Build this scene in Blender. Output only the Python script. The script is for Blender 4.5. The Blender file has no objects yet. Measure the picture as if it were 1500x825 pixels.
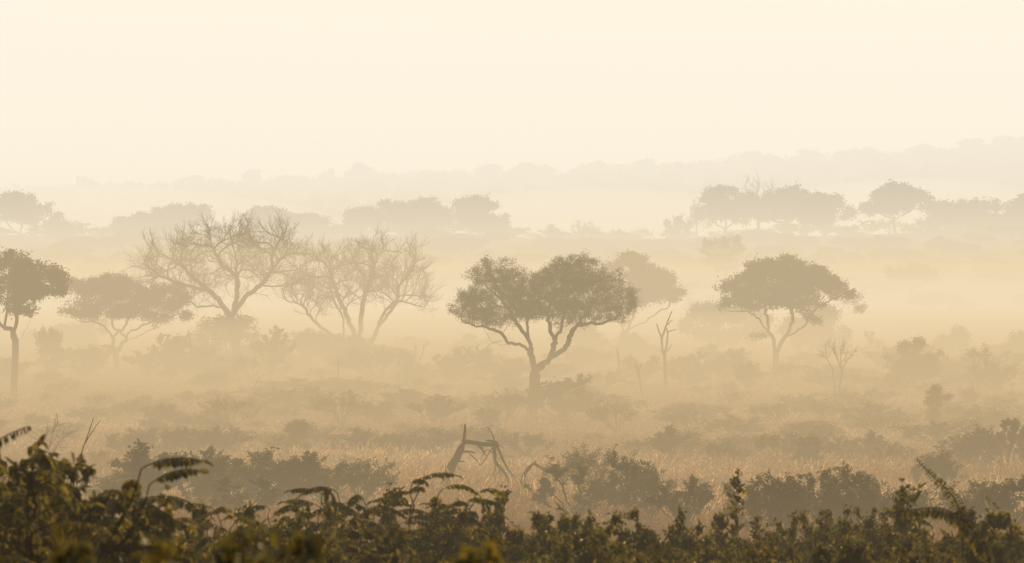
import bpy, math, random
import numpy as np
from mathutils import Vector

# ------------------------------------------------------------------ measures
K = 0.00014                 # radians per photo pixel (1500 px wide, 12 degrees)
CX, HY = 750.0, 412.5       # photo centre; the camera looks level, so this row is the horizon
scene = bpy.context.scene
col = scene.collection
R = math.radians


def X(px, d): return (px - CX) * K * d
def Z(py, d): return -(py - HY) * K * d


# ------------------------------------------------------------------ terrain
_D = np.array([-40, 0, 20, 30, 45, 70, 100, 130, 170, 210, 260, 320, 380, 440, 520, 620, 750, 900, 1080, 1200, 1350, 1550, 2000, 2450, 2650, 3000, 4000, 7000], float)
_Zt = np.array([-2.3, -2.3, -2.45, -2.7, -3.2, -4.2, -5.0, -5.6, -6.3, -6.8, -7.3, -7.65, -7.85, -7.75, -7.3, -6.4, -3.6, 3.2, 10.5, 11.8, 9.5, 9.0, 28.0, 47.5, 51.5, 51.5, 40.0, 20.0], float)


def ground_z(x, d):
    x = np.asarray(x, float); d = np.asarray(d, float)
    z = np.interp(d, _D, _Zt)
    u = x / (K * np.maximum(d, 50.0)) / 750.0          # -1 .. 1 across the view
    far = np.clip((d - 1700) / 700, 0, 1)
    z = z + far * (9.0 * u + 5.0 * np.maximum(u, 0) ** 2)
    mid = np.clip((d - 750) / 300, 0, 1) * np.clip((1500 - d) / 250, 0, 1)
    z = z + mid * (-3.2 * np.exp(-((u - 0.16) / 0.16) ** 2) + 0.6 * np.sin(u * 7 + 1) - 1.2 * np.exp(-((u + 0.86) / 0.15) ** 2))
    amp = np.clip(d / 400, 0.15, 1.0)
    z = z + amp * (0.10 * np.sin(x * 0.31 + d * 0.07) + 0.08 * np.sin(x * 0.13 - d * 0.11 + 2) + 0.05 * np.sin(x * 0.9 + d * 0.45))
    return z


def gz(x, d): return float(ground_z(x, d))


_dd = np.linspace(25, 620, 2400)
_yy = HY - ground_z(np.zeros_like(_dd), _dd) / (K * _dd)


def depth_at(py):                                       # depth of flat ground seen at photo row py
    i = np.argmin(np.abs(_yy - py))
    return float(_dd[i])


# ------------------------------------------------------------------ mesh helpers
def mesh_np(name, verts, faces, mats, tint=None, mat_idx=None, smooth=False):
    """faces: (M, 4) or (M, 3) int array."""
    verts = np.ascontiguousarray(verts, np.float32); faces = np.ascontiguousarray(faces, np.int32)
    me = bpy.data.meshes.new(name)
    n, m, c = len(verts), len(faces), faces.shape[1]
    me.vertices.add(n); me.vertices.foreach_set('co', verts.ravel())
    me.loops.add(m * c); me.loops.foreach_set('vertex_index', faces.ravel())
    me.polygons.add(m)
    me.polygons.foreach_set('loop_start', np.arange(m, dtype=np.int32) * c)
    if smooth: me.polygons.foreach_set('use_smooth', np.ones(m, bool))
    for mt in mats: me.materials.append(mt)
    if mat_idx is not None: me.polygons.foreach_set('material_index', np.asarray(mat_idx, np.int32))
    if tint is not None:
        a = me.attributes.new('tint', 'FLOAT', 'FACE')
        a.data.foreach_set('value', np.asarray(tint, np.float32))
    me.update(); me.validate()
    return me


def link(name, data, parent=None, loc=None):
    o = bpy.data.objects.new(name, data); col.objects.link(o)
    if parent is not None: o.parent = parent
    if loc is not None: o.location = loc
    return o


def tag(o, label=None, cat=None, group=None, kind=None):
    if label: o['label'] = label
    if cat: o['category'] = cat
    if group: o['group'] = group
    if kind: o['kind'] = kind
    return o


def copy_tree(root):
    c = root.copy(); col.objects.link(c)
    for ch in root.children:
        k = ch.copy(); col.objects.link(k); k.parent = c
    return c


def unit(v, axis=-1):
    return v / np.maximum(np.linalg.norm(v, axis=axis, keepdims=True), 1e-9)


# ------------------------------------------------------------------ branch skeletons
class Skeleton:
    def __init__(self):
        self.p = []; self.par = []; self.rmin = []

    def add(self, p, par, r=0.0):
        self.p.append(np.asarray(p, float)); self.par.append(par); self.rmin.append(r)
        return len(self.p) - 1

    def polyline(self, pts, step, rng, wob=0.15, r=None, attach=True):
        """pts (n, 3); a smooth curve of nodes through them; starts at the nearest existing node."""
        pts = [np.asarray(q, float) for q in pts]
        if self.p and attach:
            arr = np.array(self.p)
            j = int(np.argmin(((arr - pts[0]) ** 2).sum(1)))
            last = j
            pts = [arr[j]] + pts[1:] if np.linalg.norm(arr[j] - pts[0]) < step * 1.5 else [arr[j]] + pts
        else:
            last = self.add(pts[0], -1, r[0] if r else 0.0)
        n = len(pts)
        tot = sum(np.linalg.norm(pts[i + 1] - pts[i]) for i in range(n - 1)); run = 0.0
        for i in range(n - 1):
            p0, p1, p2, p3 = pts[max(i - 1, 0)], pts[i], pts[i + 1], pts[min(i + 2, n - 1)]
            L = np.linalg.norm(p2 - p1); m = max(1, int(round(L / step)))
            for s in range(1, m + 1):
                t = s / m
                q = 0.5 * (2 * p1 + (p2 - p0) * t + (2 * p0 - 5 * p1 + 4 * p2 - p3) * t * t + (3 * p1 - p0 - 3 * p2 + p3) * t ** 3)
                q = q + rng.normal(0, wob * step * 0.35, 3) * (1 if (s < m or i < n - 2) else 0)
                f = (run + L * t) / max(tot, 1e-6)
                last = self.add(q, last, (r[0] + (r[1] - r[0]) * f) if r else 0.0)
            run += L
        return last

    def colonize(self, attr, step, kill, rng, iters=90, jit=0.3, up=0.06, start=0, maxn=5200, mom=0.5):
        P = np.zeros((maxn + 400, 3)); n = len(self.p); P[:n] = np.array(self.p)
        par = list(self.par); nch = np.zeros(maxn + 400, int)
        for q in par:
            if q >= 0: nch[q] += 1
        A = attr.copy()
        d2 = ((A[:, None, :] - P[None, start:n, :]) ** 2).sum(2)
        near = d2.argmin(1) + start; dist = np.sqrt(d2.min(1))
        for _ in range(iters):
            keep = dist > kill
            A, near, dist = A[keep], near[keep], dist[keep]
            if len(A) == 0 or n > maxn: break
            acc = np.zeros((n, 3)); np.add.at(acc, near, unit(A - P[near]))
            idx = np.unique(near); idx = idx[nch[idx] < 4]
            if len(idx) == 0: break
            idx = idx[:maxn + 390 - n]
            pp = np.array(par)[idx]; mo = np.where((pp >= 0)[:, None], unit(P[idx] - P[np.maximum(pp, 0)]), 0)
            v = unit(acc[idx]) + mom * mo + rng.normal(0, jit, (len(idx), 3)); v[:, 2] += up
            new = P[idx] + unit(v) * step
            m = len(idx); P[n:n + m] = new
            par.extend(idx.tolist()); nch[idx] += 1
            dn = ((A[:, None, :] - new[None]) ** 2).sum(2)
            b = dn.argmin(1); bd = np.sqrt(dn[np.arange(len(A)), b])
            better = bd < dist
            near = np.where(better, b + n, near); dist = np.where(better, bd, dist)
            n += m
        self.p = [P[i] for i in range(n)]; self.par = par
        self.rmin = self.rmin + [0.0] * (n - len(self.rmin))

    def twigs(self, rng, length, seg, per, only_thin=True, spread=0.9, up=0.15, levels=1):
        """grow short side twigs on the outer nodes."""
        for lev in range(levels):
            n = len(self.p); has = np.zeros(n, int)
            for q in self.par:
                if q >= 0: has[q] += 1
            depth = np.zeros(n, int)
            for i in range(n - 1, 0, -1):
                q = self.par[i]
                if q >= 0: depth[q] = max(depth[q], depth[i] + 1)
            for i in range(1, n):
                if depth[i] > 5: continue
                k = per if has[i] == 0 else (1 if rng.random() < 0.45 * per / 2 else 0)
                d0 = self.p[i] - self.p[self.par[i]]; d0 = d0 / (np.linalg.norm(d0) + 1e-9)
                for _ in range(k):
                    d = d0 + rng.normal(0, spread * 0.6, 3); d[2] += up; d /= np.linalg.norm(d) + 1e-9
                    last = i; L = length * rng.uniform(0.5, 1.2); m = max(2, int(L / seg))
                    for s in range(m):
                        d = d + rng.normal(0, 0.16, 3); d /= np.linalg.norm(d)
                        last = self.add(self.p[last] + d * L / m, last)

    def ramify(self, rng, frm, L, seg, spacing, ang, up, skip=0.25, zmin=-1e9):
        """side branches that fan outwards along everything grown since node frm."""
        n = len(self.p); first = n; run = 0.0
        has = np.zeros(n, int)
        for q in self.par:
            if q >= 0: has[q] += 1
        for i in range(max(frm, 1), n):
            q = self.par[i]; d0 = self.p[i] - self.p[q]; ln = np.linalg.norm(d0); d0 = d0 / (ln + 1e-9)
            run += ln * rng.uniform(0.6, 1.4)
            if self.p[i][2] < zmin: continue
            k = 0
            if has[i] == 0: k = 2
            elif run > spacing: k = 1; run = 0.0
            for _ in range(k):
                a = rng.normal(0, 1, 3); a -= d0 * a.dot(d0); a /= np.linalg.norm(a) + 1e-9
                th = R(ang * rng.uniform(0.6, 1.25)) * (0.6 if has[i] == 0 else 1)
                d = d0 * math.cos(th) + a * math.sin(th); d[2] += up * rng.uniform(0.4, 1.2); d /= np.linalg.norm(d)
                last = i; LL = L * rng.uniform(0.45, 1.25); m = max(2, int(LL / seg))
                bend = rng.normal(0, 0.05, 3)
                for t in range(m):
                    d = d + bend + rng.normal(0, 0.09, 3) + np.array([0, 0, up * 0.06]); d /= np.linalg.norm(d)
                    last = self.add(self.p[last] + d * LL / m, last)
        return first

    def radii(self, tip, base):
        n = len(self.p); par = np.array(self.par)
        cnt = np.zeros(n)
        ch = np.zeros(n, int)
        for i in range(n):
            if par[i] >= 0: ch[par[i]] += 1
        cnt[ch == 0] = 1
        for i in range(n - 1, 0, -1):
            if par[i] >= 0: cnt[par[i]] += cnt[i]
        tips = max(cnt.max(), 2)
        e = math.log(base / tip) / math.log(tips)
        r = tip * cnt ** e
        return np.maximum(r, np.array(self.rmin[:n])), ch

    def mesh(self, name, mat, r, sides=6, flare=0.35, flare_h=0.6):
        P = np.array(self.p); par = np.array(self.par); n = len(P)
        r = r.copy()
        z0 = P[0, 2]
        r = r * (1 + flare * np.clip(1 - (P[:, 2] - z0) / flare_h, 0, 1) ** 2 * (r > 0.35 * r.max()))
        d = np.zeros_like(P); ok = par >= 0
        d[ok] = unit(P[ok] - P[par[ok]])
        main = np.full(n, -1); best = np.zeros(n)
        for i in range(n):
            q = par[i]
            if q >= 0 and r[i] > best[q]: best[q] = r[i]; main[q] = i
        nd = d.copy(); hm = main >= 0; nd[hm] = unit(d[hm] + d[main[hm]]); nd[~ok] = d[main[~ok]] if (~ok).any() else nd[~ok]
        ang = np.arange(sides) / sides * 2 * np.pi

        def rings(c, dirs, rad):
            ref = np.where(np.abs(dirs[:, 1:2]) > 0.92, np.array([[1.0, 0.1, 0.2]]), np.array([[0.15, 1.0, 0.1]]))
            u = unit(np.cross(dirs, ref)); w = np.cross(dirs, u)
            return c[:, None, :] + rad[:, None, None] * (np.cos(ang)[None, :, None] * u[:, None, :] + np.sin(ang)[None, :, None] * w[:, None, :])
        own = rings(P, nd, r)
        side = np.array([i for i in range(n) if par[i] >= 0 and main[par[i]] != i], int)
        V = [own.reshape(-1, 3)]
        start = np.full(n, -1)
        for i in range(n):
            if par[i] >= 0 and main[par[i]] == i: start[i] = par[i] * sides
        if len(side):
            V.append(rings(P[par[side]], d[side], r[side] * 1.05).reshape(-1, 3))
            start[side] = n * sides + np.arange(len(side)) * sides
        e = np.where(par >= 0)[0]
        k = np.arange(sides); k2 = (k + 1) % sides
        s = start[e][:, None]; t = (e * sides)[:, None]
        F = np.stack([s + k, s + k2, t + k2, t + k], 2).reshape(-1, 4)
        return mesh_np(name, np.vstack(V), F, [mat], smooth=True)


# ------------------------------------------------------------------ leaves
def diamonds(pts, dirs, L, W, rng):
    n = len(pts); a = unit(dirs); b = unit(np.cross(a, rng.normal(0, 1, (n, 3))))
    L = L[:, None]; W = W[:, None]
    m = pts + a * L * 0.45
    V = np.stack([pts, m + b * W * 0.5, pts + a * L, m - b * W * 0.5], 1).reshape(-1, 3)
    return V, np.arange(4 * n).reshape(n, 4)


def leaves2(pts, dirs, L, W, rng, fold=0.25, curl=0.25):
    """six-vertex folded, curled leaves (two quads each)."""
    n = len(pts); a = unit(dirs)
    up = np.array([0, 0, 1.0]) + rng.normal(0, 0.45, (n, 3))
    b = unit(np.cross(a, up)); c = np.cross(b, a)
    L = L[:, None]; W = W[:, None]
    drop = -c * L * curl
    p1 = pts + a * L * 0.33 + c * W * fold; p2 = pts + a * L * 0.72 + c * W * fold * 0.6 + drop * 0.45
    tip = pts + a * L * 0.97 + drop
    V = np.stack([pts, p1 + b * W * 0.5, p2 + b * W * 0.4, tip, p2 - b * W * 0.4, p1 - b * W * 0.5], 1).reshape(-1, 3)
    i = (np.arange(n) * 6)[:, None]
    F = np.concatenate([i + np.array([[0, 1, 2, 3]]), i + np.array([[0, 3, 4, 5]])], 1).reshape(-1, 4)
    return V, F


# ------------------------------------------------------------------ materials
def nodes_of(name):
    m = bpy.data.materials.new(name); m.use_nodes = True
    nt = m.node_tree; nt.nodes.clear()
    return m, nt, nt.nodes.new('ShaderNodeOutputMaterial')


def ramp(nt, stops):
    r = nt.nodes.new('ShaderNodeValToRGB')
    while len(r.color_ramp.elements) < len(stops): r.color_ramp.elements.new(0.5)
    for e, (p, c) in zip(r.color_ramp.elements, stops): e.position = p; e.color = (*c, 1)
    return r


def leaf_mat(name, stops, trans=0.45, gloss=0.0, tcol=(1.5, 1.35, 0.6)):
    m, nt, out = nodes_of(name); N, L = nt.nodes.new, nt.links.new
    at = N('ShaderNodeAttribute'); at.attribute_name = 'tint'
    rp = ramp(nt, stops); L(at.outputs['Fac'], rp.inputs[0])
    df = N('ShaderNodeBsdfDiffuse'); L(rp.outputs[0], df.inputs[0])
    tr = N('ShaderNodeBsdfTranslucent')
    mu = N('ShaderNodeMixRGB'); mu.blend_type = 'MULTIPLY'; mu.inputs[0].default_value = 1; mu.inputs[2].default_value = (*tcol, 1)
    L(rp.outputs[0], mu.inputs[1]); L(mu.outputs[0], tr.inputs[0])
    mx = N('ShaderNodeMixShader'); mx.inputs[0].default_value = trans
    L(df.outputs[0], mx.inputs[1]); L(tr.outputs[0], mx.inputs[2])
    last = mx
    if gloss:
        gl = N('ShaderNodeBsdfGlossy'); gl.inputs['Roughness'].default_value = 0.45; gl.inputs[0].default_value = (0.9, 0.85, 0.7, 1)
        m2 = N('ShaderNodeMixShader'); m2.inputs[0].default_value = gloss
        L(mx.outputs[0], m2.inputs[1]); L(gl.outputs[0], m2.inputs[2]); last = m2
    L(last.outputs[0], out.inputs['Surface'])
    return m


def bark_mat(name, c1, c2, scale=6.0):
    m, nt, out = nodes_of(name); N, L = nt.nodes.new, nt.links.new
    tc = N('ShaderNodeTexCoord'); mp = N('ShaderNodeMapping'); mp.inputs['Scale'].default_value = (scale, scale, scale * 0.3)
    L(tc.outputs['Object'], mp.inputs[0])
    nz = N('ShaderNodeTexNoise'); nz.inputs['Scale'].default_value = 1.5; nz.inputs['Detail'].default_value = 6; L(mp.outputs[0], nz.inputs['Vector'])
    rp = ramp(nt, [(0.3, c1), (0.7, c2)]); L(nz.outputs[0], rp.inputs[0])
    df = N('ShaderNodeBsdfDiffuse'); df.inputs['Roughness'].default_value = 0.9; L(rp.outputs[0], df.inputs[0])
    bp = N('ShaderNodeBump'); bp.inputs['Strength'].default_value = 0.6; bp.inputs['Distance'].default_value = 0.03
    L(nz.outputs[0], bp.inputs['Height']); L(bp.outputs[0], df.inputs['Normal'])
    L(df.outputs[0], out.inputs['Surface'])
    return m


def ground_mat():
    m, nt, out = nodes_of('dry_savanna_soil'); N, L = nt.nodes.new, nt.links.new
    tc = N('ShaderNodeTexCoord')
    n1 = N('ShaderNodeTexNoise'); n1.inputs['Scale'].default_value = 0.06; n1.inputs['Detail'].default_value = 8; L(tc.outputs['Object'], n1.inputs['Vector'])
    n2 = N('ShaderNodeTexNoise'); n2.inputs['Scale'].default_value = 1.7; n2.inputs['Detail'].default_value = 9; n2.inputs['Roughness'].default_value = 0.7; L(tc.outputs['Object'], n2.inputs['Vector'])
    r1 = ramp(nt, [(0.3, (0.13, 0.085, 0.045)), (0.7, (0.25, 0.165, 0.085))]); L(n1.outputs[0], r1.inputs[0])
    r2 = ramp(nt, [(0.3, (0.5, 0.5, 0.5)), (0.7, (1.2, 1.15, 1.05))]); L(n2.outputs[0], r2.inputs[0])
    mu = N('ShaderNodeMixRGB'); mu.blend_type = 'MULTIPLY'; mu.inputs[0].default_value = 1; L(r1.outputs[0], mu.inputs[1]); L(r2.outputs[0], mu.inputs[2])
    sp = N('ShaderNodeSeparateXYZ'); L(tc.outputs['Object'], sp.inputs[0])
    mr = N('ShaderNodeMapRange'); mr.inputs['From Min'].default_value = 560; mr.inputs['From Max'].default_value = 800; L(sp.outputs['Y'], mr.inputs['Value'])
    mx = N('ShaderNodeMixRGB'); mx.inputs[2].default_value = (0.060, 0.048, 0.022, 1); L(mr.outputs[0], mx.inputs[0]); L(mu.outputs[0], mx.inputs[1])
    mu = mx                                              # the hillsides are covered with dark scrub
    df = N('ShaderNodeBsdfDiffuse'); L(mu.outputs[0], df.inputs[0])
    bp = N('ShaderNodeBump'); bp.inputs['Distance'].default_value = 0.15; L(n2.outputs[0], bp.inputs['Height']); L(bp.outputs[0], df.inputs['Normal'])
    L(df.outputs[0], out.inputs['Surface'])
    return m


def glow_haze_mat(name, density, color):
    """a uniform dusty mist: it dims what lies behind it and emits a fixed glow in place of scattered daylight."""
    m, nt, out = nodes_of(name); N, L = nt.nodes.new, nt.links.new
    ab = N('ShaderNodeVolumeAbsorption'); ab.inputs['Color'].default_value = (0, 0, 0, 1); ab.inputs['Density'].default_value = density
    em = N('ShaderNodeEmission'); em.inputs['Color'].default_value = (*color, 1); em.inputs['Strength'].default_value = density  # emitted colour stands in for sunlight scattered by the mist
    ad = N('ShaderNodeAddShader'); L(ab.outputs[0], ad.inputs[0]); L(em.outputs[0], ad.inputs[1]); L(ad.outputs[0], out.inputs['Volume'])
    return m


G1, G2, G3 = (0.034, 0.027, 0.009), (0.066, 0.050, 0.017), (0.105, 0.074, 0.025)
M = {
    'ground': ground_mat(),
    'bark': bark_mat('grey_brown_bark', (0.035, 0.027, 0.018), (0.085, 0.066, 0.046)),
    'dead': bark_mat('weathered_dead_wood', (0.030, 0.019, 0.012), (0.085, 0.058, 0.040)),
    'twig': bark_mat('dry_twig_bark', (0.038, 0.027, 0.017), (0.075, 0.055, 0.036)),
    'stem': bark_mat('shrub_stem_bark', (0.03, 0.024, 0.013), (0.07, 0.05, 0.028), 20),
    'crown': leaf_mat('tree_foliage', [(0, G1), (0.6, G2), (1, G3)], 0.3),
    'shrub': leaf_mat('shrub_foliage', [(0, G1), (0.6, (0.06, 0.062, 0.022)), (0.88, (0.12, 0.10, 0.034)), (1, (0.28, 0.21, 0.06))], 0.5, 0.06),
    'near': leaf_mat('near_shrub_foliage', [(0, (0.042, 0.038, 0.012)), (0.5, (0.104, 0.088, 0.029)), (0.88, (0.21, 0.165, 0.054)), (0.96, (0.24, 0.185, 0.045)), (1, (0.34, 0.23, 0.05))], 0.42, 0.05, (1.3, 1.25, 0.55)),
    'grass': leaf_mat('dry_golden_grass', [(0, (0.12, 0.066, 0.032)), (0.45, (0.24, 0.145, 0.075)), (0.8, (0.42, 0.29, 0.17)), (1, (0.68, 0.54, 0.37))], 0.5, 0.0, (1.1, 1.0, 0.85)),
}

# ------------------------------------------------------------------ setting: one ground sheet
xs_u = np.concatenate([np.linspace(-8, -1.3, 14), np.linspace(-1.2, 1.2, 121), np.linspace(1.3, 8, 14)])
ds = np.concatenate([np.linspace(-30, 20, 12), np.linspace(22, 130, 110), np.linspace(132, 500, 130), np.linspace(510, 1700, 110), np.linspace(1720, 3200, 70), np.linspace(3300, 7000, 24)])
DD, UU = np.meshgrid(ds, xs_u, indexing='ij')
XX = UU * 750 * K * np.maximum(DD, 60)
ZZ = ground_z(XX, DD)
V = np.stack([XX, DD, ZZ], 2).reshape(-1, 3)
ni, nj = DD.shape
ii, jj = np.meshgrid(np.arange(ni - 1), np.arange(nj - 1), indexing='ij')
a = ii * nj + jj
F = np.stack([a, a + 1, a + nj + 1, a + nj], 2).reshape(-1, 4)
g = link('ground', mesh_np('ground', V, F, [M['ground']], smooth=True))
tag(g, 'rolling savanna ground rising from the misty plain to wooded ridges', kind='structure')


# ------------------------------------------------------------------ grass (stuff)
def build_grass():
    rng = np.random.default_rng(11)
    nt, per = 44000, 10                                  # tufts and blades in a tuft
    u = rng.random(nt)
    td = 46 * (470 / 46) ** (u ** 0.88)
    tx = rng.uniform(-1.4, 1.4, nt) * 750 * K * td
    f = np.sin(tx * 0.45 + 3 * np.sin(td * 0.06)) + np.sin(td * 0.17 + 2 * np.sin(tx * 0.23)) + 0.6 * np.sin(tx * 1.9 + td * 0.6) + rng.normal(0, 0.6, nt)
    k = f > -1.15                                        # bare and trampled places between
    tx, td, f = tx[k], td[k], f[k]; nt = len(tx)
    th = (0.26 + 0.09 * np.clip(f, -1, 2)) * np.clip(rng.lognormal(0, 0.36, nt), 0.4, 1.7) * np.clip(0.55 + (td - 46) / 100, 0.55, 1.0)
    tt = rng.normal(0, 0.17, nt) + 0.12 * np.sin(tx * 0.21 + td * 0.05) + 0.10 * np.sin(td * 0.12 + tx * 0.09)
    n = nt * per
    rad = rng.uniform(0.03, 0.16, n) * (0.5 + np.repeat(td, per) / 130)
    az = rng.uniform(0, 2 * np.pi, n)
    ox, oy = np.cos(az) * rad, np.sin(az) * rad
    x = np.repeat(tx, per) + ox; d = np.repeat(td, per) + oy
    p = np.stack([x, d, ground_z(x, d) - 0.02], 1)
    h = np.repeat(th, per) * rng.uniform(0.55, 1.25, n)
    w = rng.uniform(0.005, 0.012, n) * (0.55 + d / 120)
    a2 = rng.uniform(0, 2 * np.pi, n); b = np.stack([np.cos(a2), np.sin(a2), 0 * a2], 1)
    lean = np.stack([np.cos(az) * 0.35 + rng.normal(0.08, 0.15, n), np.sin(az) * 0.35 + rng.normal(0, 0.15, n), np.ones(n)], 1)
    mid = p + lean * (h * 0.55)[:, None]
    tip = p + lean * h[:, None] + np.stack([np.cos(az) * 0.12 + 0.06, np.sin(az) * 0.12, -0.08 * np.ones(n)], 1) * h[:, None]
    wb = b * w[:, None]
    s1 = np.stack([p - wb * 0.5, p + wb * 0.5, mid + wb * 0.4, mid - wb * 0.4], 1).reshape(-1, 3)
    q1 = mid + (tip - mid) * 0.55
    s2 = np.stack([mid, q1 + wb * 0.95, tip, q1 - wb * 0.95], 1).reshape(-1, 3)
    V = np.concatenate([s1, s2]); F = np.arange(len(V)).reshape(-1, 4)
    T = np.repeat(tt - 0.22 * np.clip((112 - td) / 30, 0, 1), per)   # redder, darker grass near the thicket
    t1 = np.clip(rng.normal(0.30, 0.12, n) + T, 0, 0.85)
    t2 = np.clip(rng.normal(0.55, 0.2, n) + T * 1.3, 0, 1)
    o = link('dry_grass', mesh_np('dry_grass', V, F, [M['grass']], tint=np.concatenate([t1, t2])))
    tag(o, 'tall dry golden grass with pale seed heads across the plain', 'grass', kind='stuff')


build_grass()

# ------------------------------------------------------------------ trees
def tip_height(sk):
    n = len(sk.p); h = np.zeros(n, int)
    for i in range(n - 1, 0, -1):
        q = sk.par[i]
        if q >= 0: h[q] = max(h[q], h[i] + 1)
    return h


def crown_leaves(sk, reach, rng, count, L, W, spread, flat=0.7, up=0.0):
    """leaves around the outermost nodes of the branches."""
    P = np.array(sk.p); idx = np.where(tip_height(sk) <= reach)[0]
    wt = rng.gamma(1.0, 1.0, len(idx))
    c = P[rng.choice(idx, count, p=wt / wt.sum())]
    pts = c + rng.normal(0, spread, (count, 3)) * np.array([1, 1, flat])
    dirs = rng.normal(0, 1, (count, 3)); dirs[:, 2] = dirs[:, 2] * 0.7 + up
    return diamonds(pts, dirs, L * rng.uniform(0.6, 1.35, count), W * rng.uniform(0.6, 1.35, count), rng)


def sample_lobes(lobes, n, rng, shell=0.55):
    """points inside ellipsoids (cx, cy, cz, rx, ry, rz), crowded towards their upper outside."""
    vol = np.array([l[3] * l[4] * l[5] for l in lobes]) ** 0.75
    pick = rng.choice(len(lobes), n, p=vol / vol.sum())
    A = np.array(lobes)[pick]
    v = unit(rng.normal(0, 1, (n, 3)))
    rad = (rng.random(n) ** (1 / 3.0)) * (1 - shell) + shell * rng.uniform(0.75, 1.0, n)
    return A[:, :3] + v * A[:, 3:] * rad[:, None]


def clump_lobes(lobes, k, rng, f=(0.34, 0.52)):
    """break big crown lobes into many smaller foliage clumps, mostly on their upper outside."""
    c = sample_lobes(lobes, k, rng, 0.75)
    out = []
    for p in c:
        A = np.array(lobes); q = (((A[:, :3] - p) / A[:, 3:]) ** 2).sum(1); l = A[int(q.argmin())]
        g = rng.uniform(*f); out.append((p[0] * (1 - g * .45) + l[0] * g * .45, p[1] * (1 - g * .45) + l[1] * g * .45, p[2] * (1 - g * .45) + l[2] * g * .45, l[3] * g, l[4] * g, l[5] * g * 0.9))
    return out


def make_tree(name, label, cat, px, py, d, lobes, limbs=None, seed=1, trunk_px=10, n_attr=900, leaf=(0.11, 0.06), n_leaf=16000,
              bare=False, mats=('bark', 'crown'), spread=None, group=None, depth=0.85, tips=0.012, step=None, twig=None, thin=None, jit=0.3,
              fork=None, limb_depth=1.6, n_clump=42, reach=3, mom=0.5, ramify=None, wob=0.6):
    """px, py: where the trunk meets the ground in the photo; lobes: crown ellipses (cx, cy, rx, ry) in photo pixels."""
    rng = np.random.default_rng(seed)
    s = K * d; bx = X(px, d); bz = min(Z(py, d), gz(bx, d) + 0.02)
    bz = gz(bx, d) - 0.05

    def loc(q, yo=0.0): return np.array([(q[0] - px) * s, yo, Z(q[1], d) - bz])
    W = (max(l[0] + l[2] for l in lobes) - min(l[0] - l[2] for l in lobes)) * s
    step = step or W / 38
    sk = Skeleton()
    if limbs is None:
        topc = min(l[1] - l[3] for l in lobes); botc = max(l[1] + l[3] for l in lobes)
        fk = fork or (px + rng.uniform(-3, 3), botc + 0.12 * (py - botc))
        limbs = [[(px, py + 1), ((px + fk[0]) / 2 + rng.uniform(-2, 2), (py + fk[1]) / 2), fk]]
        for l in lobes:
            m = ((fk[0] * 0.45 + l[0] * 0.55) + rng.uniform(-3, 3), fk[1] * 0.5 + l[1] * 0.5 + l[3] * 0.25)
            limbs.append([fk, m, (l[0], l[1] + l[3] * 0.1)])
    for i, lb in enumerate(limbs):
        if i == 0:
            pts = [loc(q) for q in lb]; pts[0][2] = 0.0
            pts[0][0] = pts[0][0]
            sk.polyline(pts, step, rng, 0.12)
        else:
            yo = rng.uniform(-1, 1) * limb_depth * W / 10
            m = len(lb)
            sk.polyline([loc(q, yo * (j / max(m - 1, 1)) ** 1.2) for j, q in enumerate(lb)], step, rng, wob)
    n0 = len(sk.p)
    L3 = []
    for l in lobes:
        c = loc(l[:2]); c[1] = rng.uniform(-0.35, 0.35) * W * 0.3 if len(lobes) > 2 else 0
        L3.append((c[0], c[1], c[2], l[2] * s, max(l[2] * s, W * 0.2) * depth, l[3] * s))
    attr = sample_lobes(clump_lobes(L3, n_clump, rng), n_attr, rng, 0.2) if n_leaf else sample_lobes(L3, n_attr, rng, 0.35)
    trunk_n = max(2, int(np.linalg.norm(np.array(sk.p[0]) - loc(limbs[0][-1])) / step) - 1)
    sk.colonize(attr, step, step * (1.25 if ramify is None else 1.7), rng, jit=jit, start=min(trunk_n, n0 - 1), mom=mom)
    if ramify:
        frm = trunk_n + 2
        for LL, sp, an, upb in ramify:
            frm = sk.ramify(rng, frm, LL * W / 14, max(0.12 * W / 14, LL * W / 14 / 7), sp * W / 14, an, upb, zmin=Z(max(l[1] + l[3] for l in lobes) + 4, d) - bz)
    if twig: sk.twigs(rng, twig[0], twig[0] / 3, twig[1], levels=twig[2] if len(twig) > 2 else 1, up=twig[3] if len(twig) > 3 else 0.15)
    r, ch = sk.radii(tips, trunk_px * s * 0.5)
    r = r.max() * (r / r.max()) ** (1.3 if ramify else 1.16)
    wood = sk.mesh(name + '_trunk', M[mats[0]], r, 5 if d > 500 or ramify else 7)
    thin = thin or tips * 3.2
    root = None
    loc3 = (bx, d, bz)
    root = bpy.data.objects.new(name, None); col.objects.link(root); root.location = loc3
    root.empty_display_size = 0.5
    t = link('trunk', wood, root)
    if n_leaf:
        V, F = crown_leaves(sk, reach, rng, n_leaf, leaf[0], leaf[1], spread or step * 0.8, up=leaf[2] if len(leaf) > 2 else 0.0)
        # light and dark clumps: tint follows a coarse wave through the crown
        c = V[::4]
        tn = np.clip(0.45 + 0.22 * np.sin(c[:, 0] * 2.1 / (W / 10) + 1.3 * np.sin(c[:, 2] * 1.7)) + rng.normal(0, 0.2, len(c)), 0, 1)
        link('crown', mesh_np(name + '_crown', V, F, [M[mats[1]]], tint=tn), root)
    tag(root, label, cat, group)
    return root


def pts(*a): return list(a)


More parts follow.
